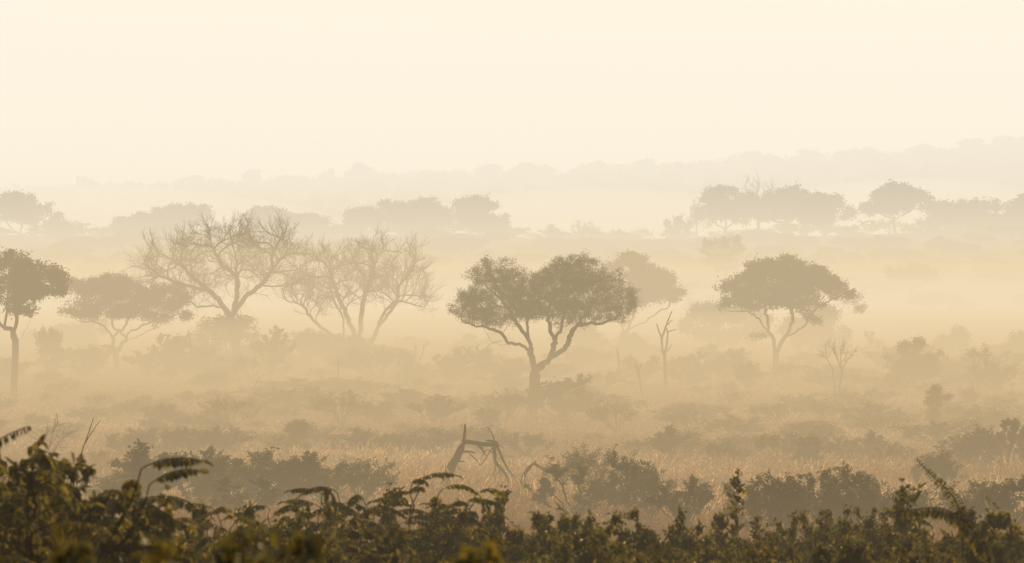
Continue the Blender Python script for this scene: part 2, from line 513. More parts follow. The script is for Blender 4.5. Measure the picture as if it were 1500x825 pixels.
# --- the tree in the middle
make_tree('acacia_tree', 'dark feathery two lobed tree in the middle, forked low, tallest on the near plain', 'tree', 779, 613, 262,
    [(735, 415, 44, 32), (700, 452, 36, 25), (762, 440, 45, 33), (836, 411, 48, 36), (878, 428, 46, 34), (901, 451, 32, 22), (815, 440, 42, 32), (716, 463, 42, 17), (858, 458, 48, 17), (672, 466, 12, 12), (772, 452, 36, 20), (783, 425, 26, 24), (826, 460, 48, 18), (742, 468, 38, 11), (882, 460, 40, 13)],
    [[(779, 613), (781, 590), (783, 566), (784, 548)],
     [(784, 548), (779, 523), (771, 512), (761, 504), (745, 502), (732, 486), (712, 481), (689, 476), (675, 468)],
     [(777, 516), (776, 501), (764, 484), (754, 468), (738, 445), (714, 421)],
     [(779, 523), (777, 507), (772, 488), (774, 458), (784, 425)],
     [(784, 548), (791, 537), (802, 528), (810, 514), (813, 497), (823, 481), (826, 455), (833, 425), (836, 396)],
     [(796, 534), (813, 520), (830, 509), (836, 491), (846, 478), (866, 474), (889, 472), (905, 464), (912, 452)],
     [(840, 486), (853, 468), (869, 442), (889, 425)],
     [(813, 497), (803, 470), (806, 445)], [(745, 502), (728, 503), (718, 498)]],
    seed=5, trunk_px=16.5, n_attr=2800, n_leaf=88000, leaf=(0.15, 0.026, 0.5), tips=0.006, step=0.19, spread=0.11, twig=(0.42, 2, 1, 0.35), n_clump=190, reach=6, jit=0.2)

# --- umbrella tree to its right
make_tree('umbrella_tree', 'umbrella crowned leafy tree with slim straight trunk forking in two', 'tree', 1136.5, 563, 385,
    [(1130, 407, 43, 28), (1087, 427, 38, 22), (1061, 445, 17, 11), (1172, 411, 43, 27), (1213, 420, 31, 23), (1234, 430, 15, 13), (1130, 436, 54, 18), (1165, 445, 40, 16), (1145, 398, 50, 22), (1100, 412, 40, 24), (1195, 408, 38, 22), (1102, 447, 30, 10), (1101, 493, 6, 4), (1117, 489, 5, 4), (1198, 473, 8, 4)],
    [[(1136.5, 563), (1136.7, 540), (1136.6, 513)],
     [(1136.6, 513), (1131, 491), (1123, 483), (1111.5, 469), (1095, 456), (1060, 457)],
     [(1125, 484), (1124, 463), (1120, 444), (1128, 421)],
     [(1136.6, 513), (1142, 508), (1150.6, 494), (1167, 485.5), (1184, 469), (1195, 452), (1217, 439.5), (1236, 432)],
     [(1153, 492), (1162, 466), (1156, 444), (1167, 416)], [(1125, 485), (1117, 489), (1101, 493)], [(1186, 466), (1197, 473)]],
    seed=9, trunk_px=9.5, n_attr=2200, n_leaf=40000, leaf=(0.19, 0.11), tips=0.009, spread=0.22, step=0.26, n_clump=120, reach=4)

# --- left edge tree
make_tree('leafy_tree', 'dark round crowned tree with bare trunk beside a tall oval hazy bush', 'tree', 20, 566, 315,
    [(14, 392, 40, 26), (68, 404, 26, 25), (80, 421, 17, 18), (30, 429, 45, 24), (-32, 415, 45, 38), (38, 455, 18, 10), (92, 432, 8, 9)],
    [[(20, 568), (22, 530), (22.7, 499)], [(22.7, 499), (18.7, 486), (5, 478), (-8, 466), (-30, 440)], [(21, 492), (25, 465), (27, 448), (60, 415)],
     [(22.7, 499), (29, 497), (40, 481), (45, 465)], [(8, 479), (10, 455), (15, 420)]],
    seed=21, trunk_px=10, n_attr=2000, n_leaf=30000, leaf=(0.18, 0.10), tips=0.009, spread=0.2, step=0.25, n_clump=60, reach=4)

# --- spreading tree
make_tree('spreading_tree', 'wide leaning leafy tree with crossing forked limbs next to the large bare tree', 'tree', 172, 536, 415,
    [(135, 429, 36, 27), (106, 455, 16, 13), (166, 424, 35, 22), (200, 439, 40, 27), (240, 440, 36, 29), (262, 458, 18, 15), (150, 457, 45, 14), (225, 462, 40, 12)],
    [[(172, 536), (170, 525), (167, 511)], [(167, 511), (164, 494), (157, 481), (144, 473), (115, 470)], [(170, 521), (184, 499), (187, 489), (208, 478), (235, 468), (262, 462)],
     [(186, 500), (208, 491), (229, 477), (240, 465)], [(164, 494), (175, 486), (184, 476), (190, 450)], [(184, 499), (178, 487), (165, 478), (160, 450)], [(160, 483), (141, 482)]],
    seed=33, trunk_px=9, n_attr=2200, n_leaf=33000, leaf=(0.20, 0.10), tips=0.010, spread=0.23, step=0.29, n_clump=80, reach=4)

# --- big bare tree
make_tree('bare_tree', 'large leafless tree with spreading limbs and dense fine twigs', 'tree', 352, 541, 425,
    [(238, 388, 38, 26), (283, 366, 34, 24), (322, 352, 38, 18), (346, 346, 30, 12), (402, 356, 36, 17), (424, 378, 24, 22), (298, 404, 48, 26), (372, 384, 26, 26), (222, 412, 18, 14), (342, 395, 28, 24), (290, 436, 22, 12), (420, 412, 22, 8)],
    [[(352, 541), (348, 515), (343, 492), (338, 466)],
     [(338, 466), (330, 453), (322, 442), (305, 425), (279, 404), (264, 384), (267, 366)], [(305, 425), (276, 419), (247, 410), (218, 392)], [(328, 451), (318, 449), (291, 448), (276, 436)],
     [(338, 466), (341, 457), (346, 433), (347, 413), (344, 378), (337, 355)], [(346, 404), (325, 387), (311, 358)],
     [(338, 466), (344, 457), (360, 436), (381, 419), (397, 399), (400, 372), (410, 352)], [(395, 400), (427, 397), (442, 392)], [(380, 420), (413, 419), (430, 414)], [(397, 399), (416, 375), (440, 369)]],
    seed=44, trunk_px=13, n_attr=300, n_leaf=0, tips=0.014, wob=0.35, step=0.34, mats=('twig', 'crown'), jit=0.12, mom=1.2, ramify=[(1.25, 0.36, 40, 0.16), (0.75, 0.27, 36, 0.2), (0.5, 0.15, 34, 0.2)])

# --- second bare tree, several stems
make_tree('bare_tree', 'fainter leafless tree of several leaning stems rising from a bushy mound', 'tree', 529, 526, 450,
    [(480, 388, 40, 22), (545, 383, 42, 22), (510, 415, 66, 30), (602, 395, 20, 22), (618, 438, 16, 18), (432, 432, 28, 13), (560, 420, 36, 24), (470, 440, 40, 18)],
    [[(529, 524), (528, 512), (526, 503)], [(526, 503), (523, 497), (510, 468), (497, 439), (481, 395)], [(526, 503), (527, 497), (529, 468), (534, 433), (545, 409), (550, 388)],
     [(528, 510), (542, 505), (555, 479), (577, 449), (587, 441), (616, 450)], [(552, 484), (563, 457), (582, 439), (585, 420), (603, 399)],
     [(526, 503), (505, 494), (504, 468), (491, 441)], [(524, 506), (500, 500), (478, 484), (459, 468), (443, 447), (422, 441)]],
    seed=52, trunk_px=13, n_attr=340, n_leaf=0, tips=0.0145, wob=0.35, step=0.36, mats=('twig', 'crown'), jit=0.12, mom=1.1, ramify=[(1.3, 0.34, 38, 0.25), (0.8, 0.26, 34, 0.3), (0.5, 0.15, 32, 0.3)])

# --- trees further back on the plain
make_tree('leafy_tree', 'pale hazy tree half hidden behind the two lobed tree', 'tree', 910, 528, 490,
    [(920, 391, 32, 19), (955, 414, 34, 22), (985, 431, 20, 15), (938, 431, 34, 17), (900, 408, 20, 20)],
    [[(910, 530), (911, 505), (912, 488)], [(912, 488), (930, 478), (948, 469), (972, 453), (990, 440)], [(912, 488), (912, 460), (905, 430), (908, 405)], [(918, 484), (932, 450), (945, 425)]],
    seed=61, trunk_px=7, n_attr=1300, n_leaf=24000, leaf=(0.23, 0.13), tips=0.012, spread=0.27, n_clump=80, step=0.33)
make_tree('broad_tree', 'faint broad low tree with fanned limbs behind the snag', 'tree', 1060, 537, 510,
    [(1020, 470, 32, 24), (1060, 462, 34, 26), (1095, 475, 32, 26), (1045, 492, 45, 14), (1105, 495, 22, 14)], None, seed=62, trunk_px=7, n_attr=900, n_leaf=17000, leaf=(0.25, 0.14), tips=0.016, spread=0.3, step=0.36, n_clump=60, fork=(1060, 523))
make_tree('broad_tree', 'faint tree with bare side branches behind the umbrella crowned tree', 'tree', 1176, 538, 495,
    [(1195, 470, 34, 22), (1215, 492, 28, 22), (1170, 485, 28, 22), (1240, 445, 14, 8)], [[(1176, 540), (1174, 520), (1168, 510)], [(1168, 510), (1160, 490), (1172, 470)], [(1170, 512), (1185, 495), (1215, 470), (1245, 458), (1262, 450)], [(1215, 470), (1240, 445), (1258, 432)], [(1176, 525), (1200, 505), (1215, 490)]],
    seed=63, trunk_px=7, n_attr=800, n_leaf=13000, leaf=(0.24, 0.14), tips=0.015, spread=0.3, step=0.35, n_clump=50)
for i, (px, py, d, lob, lab) in enumerate([
    (845, 545, 480, [(845, 500, 34, 24), (868, 510, 22, 18)], 'faint rounded bush tree close behind the trunk of the two lobed tree'),
    (1400, 545, 490, [(1385, 515, 26, 22), (1405, 500, 24, 20), (1418, 520, 20, 20)], 'pale rounded bush tree in the mist behind the small dark tree'),
    (1478, 548, 460, [(1468, 515, 18, 16), (1492, 505, 18, 20), (1485, 525, 22, 16)], 'pale bush tree with open twigs at the misty edge of the plain'),
    (1336, 440, 720, [(1336, 398, 38, 13), (1320, 410, 25, 12), (1358, 408, 25, 12)], 'ghostly dome of a tree almost lost in mist below the ridge'),
    (1062, 425, 740, [(1045, 365, 20, 16), (1070, 360, 20, 18), (1060, 385, 24, 14)], 'ghostly thin tree almost lost in mist between the two nearest leafy crowns'),
    (118, 540, 520, [(104, 492, 30, 18), (138, 486, 24, 18), (120, 505, 34, 14)], 'faint broad bush tree low in the mist between the edge tree and the spreading tree'),
    (60, 535, 540, [(48, 505, 24, 18), (72, 500, 22, 18)], 'faint tree clump in mist just past the dark edge tree'),
    (705, 543, 500, [(690, 512, 26, 18), (725, 506, 24, 18)], 'faint spreading bush tree in mist left of the central trunk'),
    (615, 540, 530, [(600, 512, 28, 16), (635, 515, 24, 14)], 'faint low tree clump in mist past the second bare tree'),
    (945, 535, 480, [(925, 510, 26, 18), (955, 515, 20, 14)], 'faint bush tree in mist behind the forked snag'),
]):
    make_tree('hazy_tree', lab, 'tree', px, py, d, lob, None, seed=70 + i, trunk_px=5, n_attr=550, n_leaf=9000, leaf=(0.26, 0.14), tips=0.016, spread=0.28, step=0.34, n_clump=36)
make_tree('small_tree', 'small dark bushy tree with split crown standing in mist near two thin saplings', 'tree', 1338, 572, 345,
    [(1337, 514, 22, 17), (1313, 531, 17, 15), (1363, 531, 17, 15), (1338, 542, 36, 17)], None, seed=80, trunk_px=5, n_attr=900, n_leaf=15000, leaf=(0.16, 0.09), tips=0.010, spread=0.17, step=0.18, fork=(1338, 556))

# --- ridge trees
RIDGE = [
    ('leafy_tree', 'hazy round ridge tree with splayed bare limbs beside a knoll', 28, 356, 1060, [(38, 305, 36, 19), (5, 312, 26, 18), (72, 325, 20, 11), (-30, 318, 26, 20)], 5),
    ('leafy_tree', 'small flat hazy ridge tree with a short forked trunk', 196, 362, 1070, [(185, 333, 18, 8), (205, 328, 18, 8), (222, 335, 14, 8)], 3),
    ('leafy_tree', 'hazy open ridge tree of layered sprays behind the large bare tree', 262, 360, 1090, [(245, 318, 20, 10), (268, 310, 20, 9), (295, 316, 13, 9), (262, 328, 30, 9)], 4),
    ('dome_tree', 'hazy smooth domed ridge tree between two bare trees', 395, 362, 1080, [(395, 326, 36, 13), (378, 335, 22, 12), (412, 336, 20, 12)], 5),
    ('leafy_tree', 'small ragged ridge tree beside the smooth domed one', 452, 365, 1090, [(455, 335, 24, 12), (470, 345, 18, 10), (438, 345, 18, 10)], 4),
    ('leafy_tree', 'long flat crowned ridge tree sloping down above the leaning bare stems', 560, 378, 1090, [(540, 322, 30, 12), (570, 314, 34, 12), (520, 335, 20, 12), (505, 345, 22, 12), (560, 330, 25, 10)], 5),
    ('leafy_tree', 'big dense ridge tree with double trunk beside the irregular one', 612, 378, 1085, [(615, 322, 36, 20), (640, 328, 22, 18), (600, 335, 30, 15), (590, 320, 26, 14)], 6),
    ('bare_tree', 'small leafless treetop showing above the dense ridge crown', 590, 372, 1110, [(590, 308, 22, 10)], 4),
    ('leafy_tree', 'irregular ridge tree with square top and a side lobe hanging low', 688, 372, 1080, [(690, 308, 24, 16), (715, 312, 20, 14), (733, 326, 14, 10), (668, 320, 18, 14), (700, 328, 24, 10)], 5),
    ('leafy_tree', 'dense flat topped tree at the end of the ridge clump', 1062, 348, 1080, [(1062, 298, 34, 20), (1040, 305, 18, 20), (1085, 302, 24, 18)], 5),
    ('leafy_tree', 'dense tall round tree in the middle of the ridge clump', 1148, 348, 1085, [(1148, 294, 30, 19), (1128, 300, 24, 18), (1170, 302, 20, 16), (1105, 302, 22, 14)], 6),
    ('bare_tree', 'leafless fan shaped treetop rising above the ridge clump', 1112, 345, 1130, [(1112, 274, 28, 11), (1095, 280, 14, 8), (1130, 280, 12, 8)], 5),
    ('leafy_tree', 'domed ridge tree with clear short trunk beside the gap in the ridge', 1208, 346, 1070, [(1205, 303, 28, 16), (1185, 312, 20, 14), (1232, 310, 18, 11), (1205, 318, 30, 8)], 5),
    ('leafy_tree', 'umbrella shaped ridge tree standing alone past the gap with two visible stems', 1312, 342, 1080, [(1310, 292, 36, 16), (1278, 298, 22, 13), (1345, 294, 20, 13), (1300, 306, 30, 8)], 5),
    ('leafy_tree', 'ragged ridge tree just past the lone umbrella shaped one', 1392, 352, 1090, [(1385, 315, 28, 15), (1410, 312, 22, 14), (1395, 330, 32, 14)], 5),
    ('leafy_tree', 'ragged tall ridge tree with thin open top near the frame edge', 1450, 355, 1085, [(1440, 310, 20, 16), (1462, 308, 20, 16), (1450, 328, 34, 16)], 5),
    ('leafy_tree', 'tallest ridge tree cut by the frame edge', 1500, 355, 1085, [(1495, 305, 22, 20), (1520, 302, 25, 20), (1500, 325, 30, 18)], 6),
]
for i, (nm, lab, px, py, d, lob, tp) in enumerate(RIDGE):
    if nm != 'bare_tree': lob = [(a_, b_ - (5 if px < 760 else 0) + c4 * 0.1, c3 * 1.12, c4 * 1.34) for a_, b_, c3, c4 in lob]
    if nm == 'bare_tree':
        make_tree(nm, lab, 'tree', px, py, d, lob, None, seed=100 + i, trunk_px=tp, n_attr=120, n_leaf=0, tips=0.03, step=0.7, mats=('twig', 'crown'), jit=0.1, mom=1.0, ramify=[(1.8, 0.8, 38, 0.3), (1.3, 0.7, 35, 0.3)], fork=(px, max(l[1] + l[3] for l in lob) + 10))
    else:
        make_tree(nm, lab, 'tree', px, py, d, lob, None, seed=100 + i, trunk_px=tp, n_attr=1200, n_leaf=10500 if nm != 'dome_tree' else 10000, leaf=(0.6, 0.38), tips=0.026, step=0.52, spread=0.46, n_clump=40, reach=3)

# ------------------------------------------------------------------ dead wood drawn limb by limb
def make_dead(name, label, cat, px, py, d, limbs, sides=8, mat='dead', seed=3, wob=0.5, leafclumps=None):
    """limbs: (points in photo pixels, first width px, last width px, part name, depth offset in metres)."""
    rng = np.random.default_rng(seed); s = K * d; bx = X(px, d); bz = gz(bx, d) - 0.05
    root = bpy.data.objects.new(name, None); col.objects.link(root); root.location = (bx, d, bz)
    for k, (pp, w0, w1, part, yo) in enumerate(limbs):
        sk = Skeleton(); m = len(pp)
        q = [np.array([(a[0] - px) * s, (yo[0] + (yo[1] - yo[0]) * j / max(m - 1, 1)), Z(a[1], d) - bz]) for j, a in enumerate(pp)]
        if k == 0 and part in ('trunk',): q[0][2] = min(q[0][2], -0.1)
        sk.polyline(q, max(w0 * s * 0.7, 0.05), rng, wob * 0.25, (w0 * s * 0.5, w1 * s * 0.5), attach=False)
        n = len(sk.p); r = np.array(sk.rmin) * rng.uniform(0.86, 1.14, n); r[-1] *= 0.55
        link(part, sk.mesh(name + '_' + part, M[mat], r, sides, flare=0.25 if k == 0 else 0, flare_h=0.3), root)
    tag(root, label, cat)
    return root


make_dead('fallen_tree', 'broken dead tree bent over in the golden grass with hanging splintered limbs', 'dead tree', 655, 712, 124, [
    ([(650, 716), (657, 695), (668, 672), (674, 658), (680, 647)], 19, 8, 'trunk', (0, 0.1)),
    ([(679, 650), (680, 640), (681.5, 625), (680.5, 621)], 5.5, 2.5, 'branch', (0.1, 0.15)),
    ([(677, 648), (690, 648), (705, 651), (722, 652), (728, 650)], 7, 6, 'branch', (0.1, 0.3)),
    ([(728, 650), (720, 647), (711, 645.5)], 6, 1.5, 'branch', (0.3, 0.2)),
    ([(722, 648), (724, 660), (726, 678), (735, 688), (742, 698), (744, 712)], 6, 4, 'branch', (0.3, 0.1)),
    ([(727, 651), (734, 668), (742, 685), (750, 696), (755, 701)], 4.5, 2, 'branch', (0.3, 0.5)),
    ([(700, 652), (707, 660), (712, 668)], 4, 1.8, 'branch', (0.2, 0.1)), ([(703, 655), (709, 657)], 2, 0.8, 'branch', (0.2, 0.0)),
    ([(668, 666), (678, 662), (690, 661.5), (697, 664)], 4.5, 1.6, 'branch', (0, -0.2)),
    ([(686, 662), (696, 672), (705, 683)], 2, 1, 'branch', (-0.1, -0.3)),
    ([(722, 655), (714, 668), (704, 682)], 2, 1, 'branch', (0.3, 0.0)), ([(721, 664), (712, 660), (703, 677)], 1.6, 0.8, 'branch', (0.3, 0.5)),
    ([(726, 680), (724, 692), (714, 700)], 2.2, 0.8, 'branch', (0.1, 0.0)), ([(732, 688), (728, 695), (722, 700)], 1.8, 0.8, 'branch', (0.1, 0.3)), ([(732, 690), (735, 700)], 1.8, 0.8, 'branch', (0.1, 0.3)),
    ([(725, 648), (720, 635), (713, 626)], 1.8, 0.8, 'branch', (0.3, 0.6)), ([(673, 676), (680, 676)], 3, 1.5, 'branch', (0, -0.1)), ([(654, 690), (652, 680)], 2.5, 1, 'branch', (0, 0.1)),
    ([(727, 650), (735, 656), (739, 659)], 1.6, 0.6, 'branch', (0.3, 0.4)), ([(670, 684), (678, 690), (684, 690)], 1.6, 0.7, 'branch', (0, -0.2))], seed=4)
make_dead('fallen_branch', 'short dead bough bent like an elbow in the grass beside the broken dead tree', 'dead branch', 764, 706, 122, [
    ([(758, 712), (767, 699), (774, 687), (779, 681)], 6.5, 5.5, 'trunk', (0, 0)), ([(778, 682), (783, 678), (785, 675)], 4, 1.5, 'branch', (0, 0.1)), ([(782, 679), (790, 684), (798, 688), (806, 690)], 5, 3, 'branch', (0, 0.2)),
    ([(795, 687), (796, 693), (793, 700), (793, 704)], 2.4, 1, 'branch', (0.15, 0.1))], seed=6)
make_dead('forked_snag', 'slim dead snag forked like a slingshot standing in mist between two leafy trees', 'dead tree', 975, 573, 345, [
    ([(975, 574), (974.5, 550), (973.5, 519)], 6, 5, 'trunk', (0, 0)), ([(973, 521), (970, 508), (969, 496), (965, 484), (962, 474)], 4, 1.5, 'branch', (0, 0.4)), ([(969, 497), (974, 482), (979, 468), (984, 456)], 3.2, 1.2, 'branch', (0, -0.4)),
    ([(974, 519), (977, 503), (978, 488), (976, 480)], 3.6, 1.6, 'branch', (0, 0.2)), ([(977.5, 488), (982, 485), (991, 482.5)], 2, 1, 'branch', (0.2, 0.4)), ([(977, 514), (981, 510), (983.5, 504)], 2, 1, 'branch', (0, 0.2)), ([(978, 476), (982, 471), (986, 469)], 1.6, 0.8, 'branch', (0, 0.2)), ([(972, 520), (967, 512)], 1.6, 0.8, 'branch', (0, 0.2))], seed=8)
make_dead('dead_stump', 'thin leaning limbless dead trunk just past the two lobed tree', 'dead tree', 909, 562, 375, [([(910, 564), (908, 545), (906, 528), (904, 513)], 4.6, 3.2, 'trunk', (0, 0)), ([(905, 516), (903.5, 511)], 3, 2.2, 'branch', (0, 0))], seed=10)
make_dead('dead_stump', 'short crooked dead stem with frayed tip beside the forked snag', 'dead tree', 940, 580, 330, [([(941, 582), (938, 565), (936, 552), (933, 538), (931, 533)], 3.6, 3, 'trunk', (0, 0)), ([(934, 545), (938, 538), (939, 533)], 3.5, 2, 'branch', (0, 0)), ([(933, 541), (928, 536)], 3, 1.5, 'branch', (0, 0))], seed=12)
make_dead('crooked_deadwood', 'dead stem curved over like a crook in mist below the two lobed crown', 'dead tree', 713, 545, 400, [([(713, 546), (711, 528), (712, 514), (717, 505), (728, 501), (736, 499)], 5, 1.6, 'trunk', (0, 0.5)), ([(713, 530), (718, 540)], 3, 1.5, 'branch', (0, 0.3))], seed=13)


def make_sapling(name, label, px, py, d, stems, seed, n_leaf=0, w=2.0, twig=(0.5, 2), leaf=(0.12, 0.07), mats=('twig', 'shrub'), ram=None):
    rng = np.random.default_rng(seed); s = K * d; bx = X(px, d); bz = gz(bx, d) - 0.05
    sk = Skeleton(); sk.add((0, 0, 0), -1)
    for st in stems:
        sk.polyline([np.array([(a[0] - px) * s, rng.uniform(-0.3, 0.3) * (j > 0), max(Z(a[1], d) - bz, 0.0)]) for j, a in enumerate(st)], 0.16, rng, 0.35)
    if ram:
        sk.ramify(rng, 4, ram[0], 0.08, ram[1], 48, 0.35, zmin=0.5)
        sk.twigs(rng, 0.16, 0.06, 2, up=0.3)
    else: sk.twigs(rng, twig[0], twig[0] / 3, twig[1], up=0.25, levels=2)
    r, ch = sk.radii(0.006 + 0.00001 * d, w * s * 0.5)
    root = bpy.data.objects.new(name, None); col.objects.link(root); root.location = (bx, d, bz)
    link('trunk', sk.mesh(name + '_trunk', M[mats[0]], r, 5, flare=0.1), root)
    if n_leaf:
        V, F = crown_leaves(sk, 4, rng, n_leaf, leaf[0], leaf[1], 0.09)
        link('crown', mesh_np(name + '_crown', V, F, [M[mats[1]]], tint=np.clip(rng.normal(0.45, 0.2, n_leaf), 0, 1)), root)
    tag(root, label, 'tree')
    return root


make_sapling('bare_sapling', 'thin twin stemmed bare sapling with a flat spray of twigs on the plain', 1229, 590, 312, [[(1230, 592), (1231, 565), (1233, 545), (1228, 530), (1222, 518)], [(1227, 590), (1222, 565), (1220, 545), (1214, 530), (1210, 520)], [(1233, 545), (1240, 530), (1246, 522)], [(1231, 540), (1232, 520)]], 5, w=3, twig=(0.6, 3))
make_sapling('thin_sapling', 'thin twin stemmed sapling with tufted leaves right of the small dark bushy tree', 1430, 592, 330, [[(1430, 592), (1432, 570), (1433, 560), (1428, 545), (1435, 530), (1440, 522)], [(1427, 592), (1424, 575), (1424, 560)], [(1434, 540), (1446, 532)], [(1432, 545), (1426, 525)]], 6, n_leaf=900, w=2.6)
make_tree('leafy_sapling', 'slim leafy pole sapling with side sprays on the misty plain', 'tree', 1369, 626, 238, [(1372, 572, 7, 9), (1370, 588, 9, 11), (1385, 583, 7, 5), (1360, 588, 5, 6), (1369, 606, 10, 8), (1358, 612, 5, 4)],
    [[(1369, 627), (1369, 605), (1371, 585), (1373, 563)], [(1370, 602), (1380, 588), (1392, 577)], [(1370, 600), (1361, 590), (1357, 577)]], seed=91, trunk_px=3.5, n_attr=420, n_leaf=3600, leaf=(0.12, 0.05), tips=0.006, spread=0.07, step=0.09, n_clump=40)
make_sapling('leafy_sapling', 'slim pale leafy sapling rising behind the mist near the umbrella crowned tree', 1278, 550, 480, [[(1278, 552), (1279, 530), (1278, 510), (1274, 497)], [(1279, 525), (1286, 510)], [(1278, 530), (1270, 515)]], 8, n_leaf=1200, w=3, leaf=(0.2, 0.1))
make_sapling('bare_sapling', 'short crooked bare sapling on the open grass before the large bare tree', 373, 580, 320, [[(370, 580), (374, 565), (379, 553), (376, 547)], [(377, 558), (385, 549)]], 9, w=2.2, twig=(0.25, 1))
make_sapling('bare_sapling', 'small bare sapling between the second bare tree and the crook shaped stem', 612, 556, 400, [[(612, 558), (611, 535), (607, 512)], [(611, 535), (618, 520), (622, 508)], [(611, 540), (604, 528)]], 10, w=3, twig=(0.5, 2))
make_sapling('bare_sapling', 'thin single bare stick before the bushy mound', 496, 575, 330, [[(496, 575), (496, 550), (495, 528)]], 11, w=1.6, twig=(0.2, 1))
make_dead('bare_sapling', 'long bare forked twig rising above the dark thicket corner', 'sapling', 110, 742, 112, [([(110, 744), (113, 700), (120, 660), (127, 640), (136, 612)], 4, 1.2, 'trunk', (0, 0.2)), ([(124, 650), (135, 632), (146, 616)], 2, 0.8, 'branch', (0, 0.2))], mat='twig', seed=12)
make_sapling('bare_sapling', 'pale twiggy bare bush on the open grass beyond the long forked twig', 70, 690, 150, [[(70, 690), (68, 660), (66, 640)], [(70, 685), (82, 655), (96, 640)], [(70, 680), (76, 650), (78, 632)]], 14, w=2.5, twig=(0.35, 2), n_leaf=250, leaf=(0.06, 0.03))

# ------------------------------------------------------------------ shrubs: prototypes
def shrub_proto(kind, seed):
    """a shrub about 1 m tall and 1 m wide: (stem mesh, foliage mesh)."""
    rng = np.random.default_rng(seed); sk = Skeleton(); sk.add((0, 0, 0), -1)
    ns = {'leafy': 13, 'twiggy': 16, 'round': 14, 'spire': 8, 'wide': 14}[kind]
    tops = []
    for i in range(ns):
        az = rng.uniform(0, 2 * np.pi); t = math.sqrt(rng.random())
        if kind == 'leafy': rr, hh = 0.50 * t, rng.uniform(0.62, 1.0) * (1 - 0.35 * t * t)
        elif kind == 'twiggy': rr, hh = 0.55 * t, rng.uniform(0.6, 1.0) * (1 - 0.3 * t * t)
        elif kind == 'round': rr, hh = 0.45 * t, 0.95 * math.sqrt(max(1 - 0.8 * t * t, 0.1)) * rng.uniform(0.9, 1)
        elif kind == 'wide': rr, hh = 0.55 * t, rng.uniform(0.55, 1.0) * (1 - 0.4 * t * t)
        else: rr, hh = 0.34 * t, rng.uniform(0.45, 1.0) * (1 - 0.4 * t)
        x, y = rr * math.cos(az), rr * math.sin(az)
        e = np.array([x, y, hh])
        sk.polyline([(0, 0, 0), (x * 0.45, y * 0.45, hh * 0.45), e], 0.07, rng, 0.5)
        if kind in ('leafy', 'wide') and i % 2 == 0:
            sk.polyline([e, e + np.array([x * 0.15 + rng.normal(0, .05), y * 0.15 + rng.normal(0, .05), rng.uniform(0.10, 0.27)])], 0.04, rng, 0.2)
        if kind in ('twiggy',):   # arching ends
            sk.polyline([e, e + np.array([x * 0.25 + rng.normal(0, .06), y * 0.25, 0.03])], 0.05, rng, 0.3)
    sk.twigs(rng, {'leafy': 0.17, 'twiggy': 0.26, 'round': 0.18, 'spire': 0.10, 'wide': 0.2}[kind], 0.06, 2, up={'spire': 0.6, 'twiggy': 0.1}.get(kind, 0.3), levels=2)
    r, ch = sk.radii(0.0028, 0.03)
    P = np.array(sk.p); par = np.array(sk.par)
    wood = sk.mesh('shrub_stem', M['stem'], r, 4, flare=0)
    thin = np.where((r < np.quantile(r, 0.9)) & (P[:, 2] > 0.14) & (par >= 0))[0]
    n = {'leafy': 3300, 'twiggy': 8000, 'round': 5200, 'spire': 3400, 'wide': 3600}[kind]
    L, W = {'leafy': (0.078, 0.046), 'twiggy': (0.045, 0.014), 'round': (0.05, 0.028), 'spire': (0.05, 0.02), 'wide': (0.07, 0.034)}[kind]
    sp = {'leafy': 0.022, 'twiggy': 0.028, 'round': 0.035, 'spire': 0.012, 'wide': 0.025}[kind]
    w = (0.3 + P[thin, 2] if kind not in ('leafy', 'wide') else 1.1 - 0.55 * P[thin, 2]).clip(0.15) * rng.gamma(1.3, 1, len(thin)); c = rng.choice(thin, n, p=w / w.sum())
    pt = P[c] + rng.normal(0, sp, (n, 3))
    ax = unit(P[c] - P[par[c]])
    dirs = ax * (1.2 if kind == 'spire' else 0.5) + rng.normal(0, 0.7, (n, 3))
    if kind in ('leafy', 'wide'): dirs[:, 2] -= 0.45
    Ls = L * rng.uniform(0.6, 1.3, n); Ws = W * rng.uniform(0.7, 1.2, n)
    if kind == 'twiggy':
        V, F = diamonds(pt, dirs, Ls, Ws, rng); tn = np.clip(rng.normal(0.42, 0.2, n), 0, 0.93)
    else:
        V, F = leaves2(pt, dirs, Ls, Ws, rng); tn = np.repeat(np.clip(rng.normal(0.42, 0.2, n) + (rng.random(n) < 0.02) * 0.5, 0, 1), 2)
    fol = mesh_np('shrub_foliage', V, F, [M['shrub']], tint=tn)
    return normalise(wood, fol)


def joined(wood, fol):
    """one mesh of both, for shrubs too small in view to show parts."""
    out = []
    for me in (wood, fol):
        n = len(me.vertices); v = np.empty(n * 3, np.float32); me.vertices.foreach_get('co', v)
        m = len(me.polygons); f = np.empty(m * 4, np.int32); me.loops.foreach_get('vertex_index', f)
        out.append((v.reshape(-1, 3), f.reshape(-1, 4)))
    nw = len(out[0][1]); nf = len(out[1][1])
    t = np.empty(nf, np.float32); fol.attributes['tint'].data.foreach_get('value', t)
    return mesh_np('shrub', np.vstack([out[0][0], out[1][0]]), np.vstack([out[0][1], out[1][1] + len(out[0][0])]), [M['stem'], M['shrub']],
                   tint=np.concatenate([np.zeros(nw, np.float32), t]), mat_idx=[0] * nw + [1] * nf)


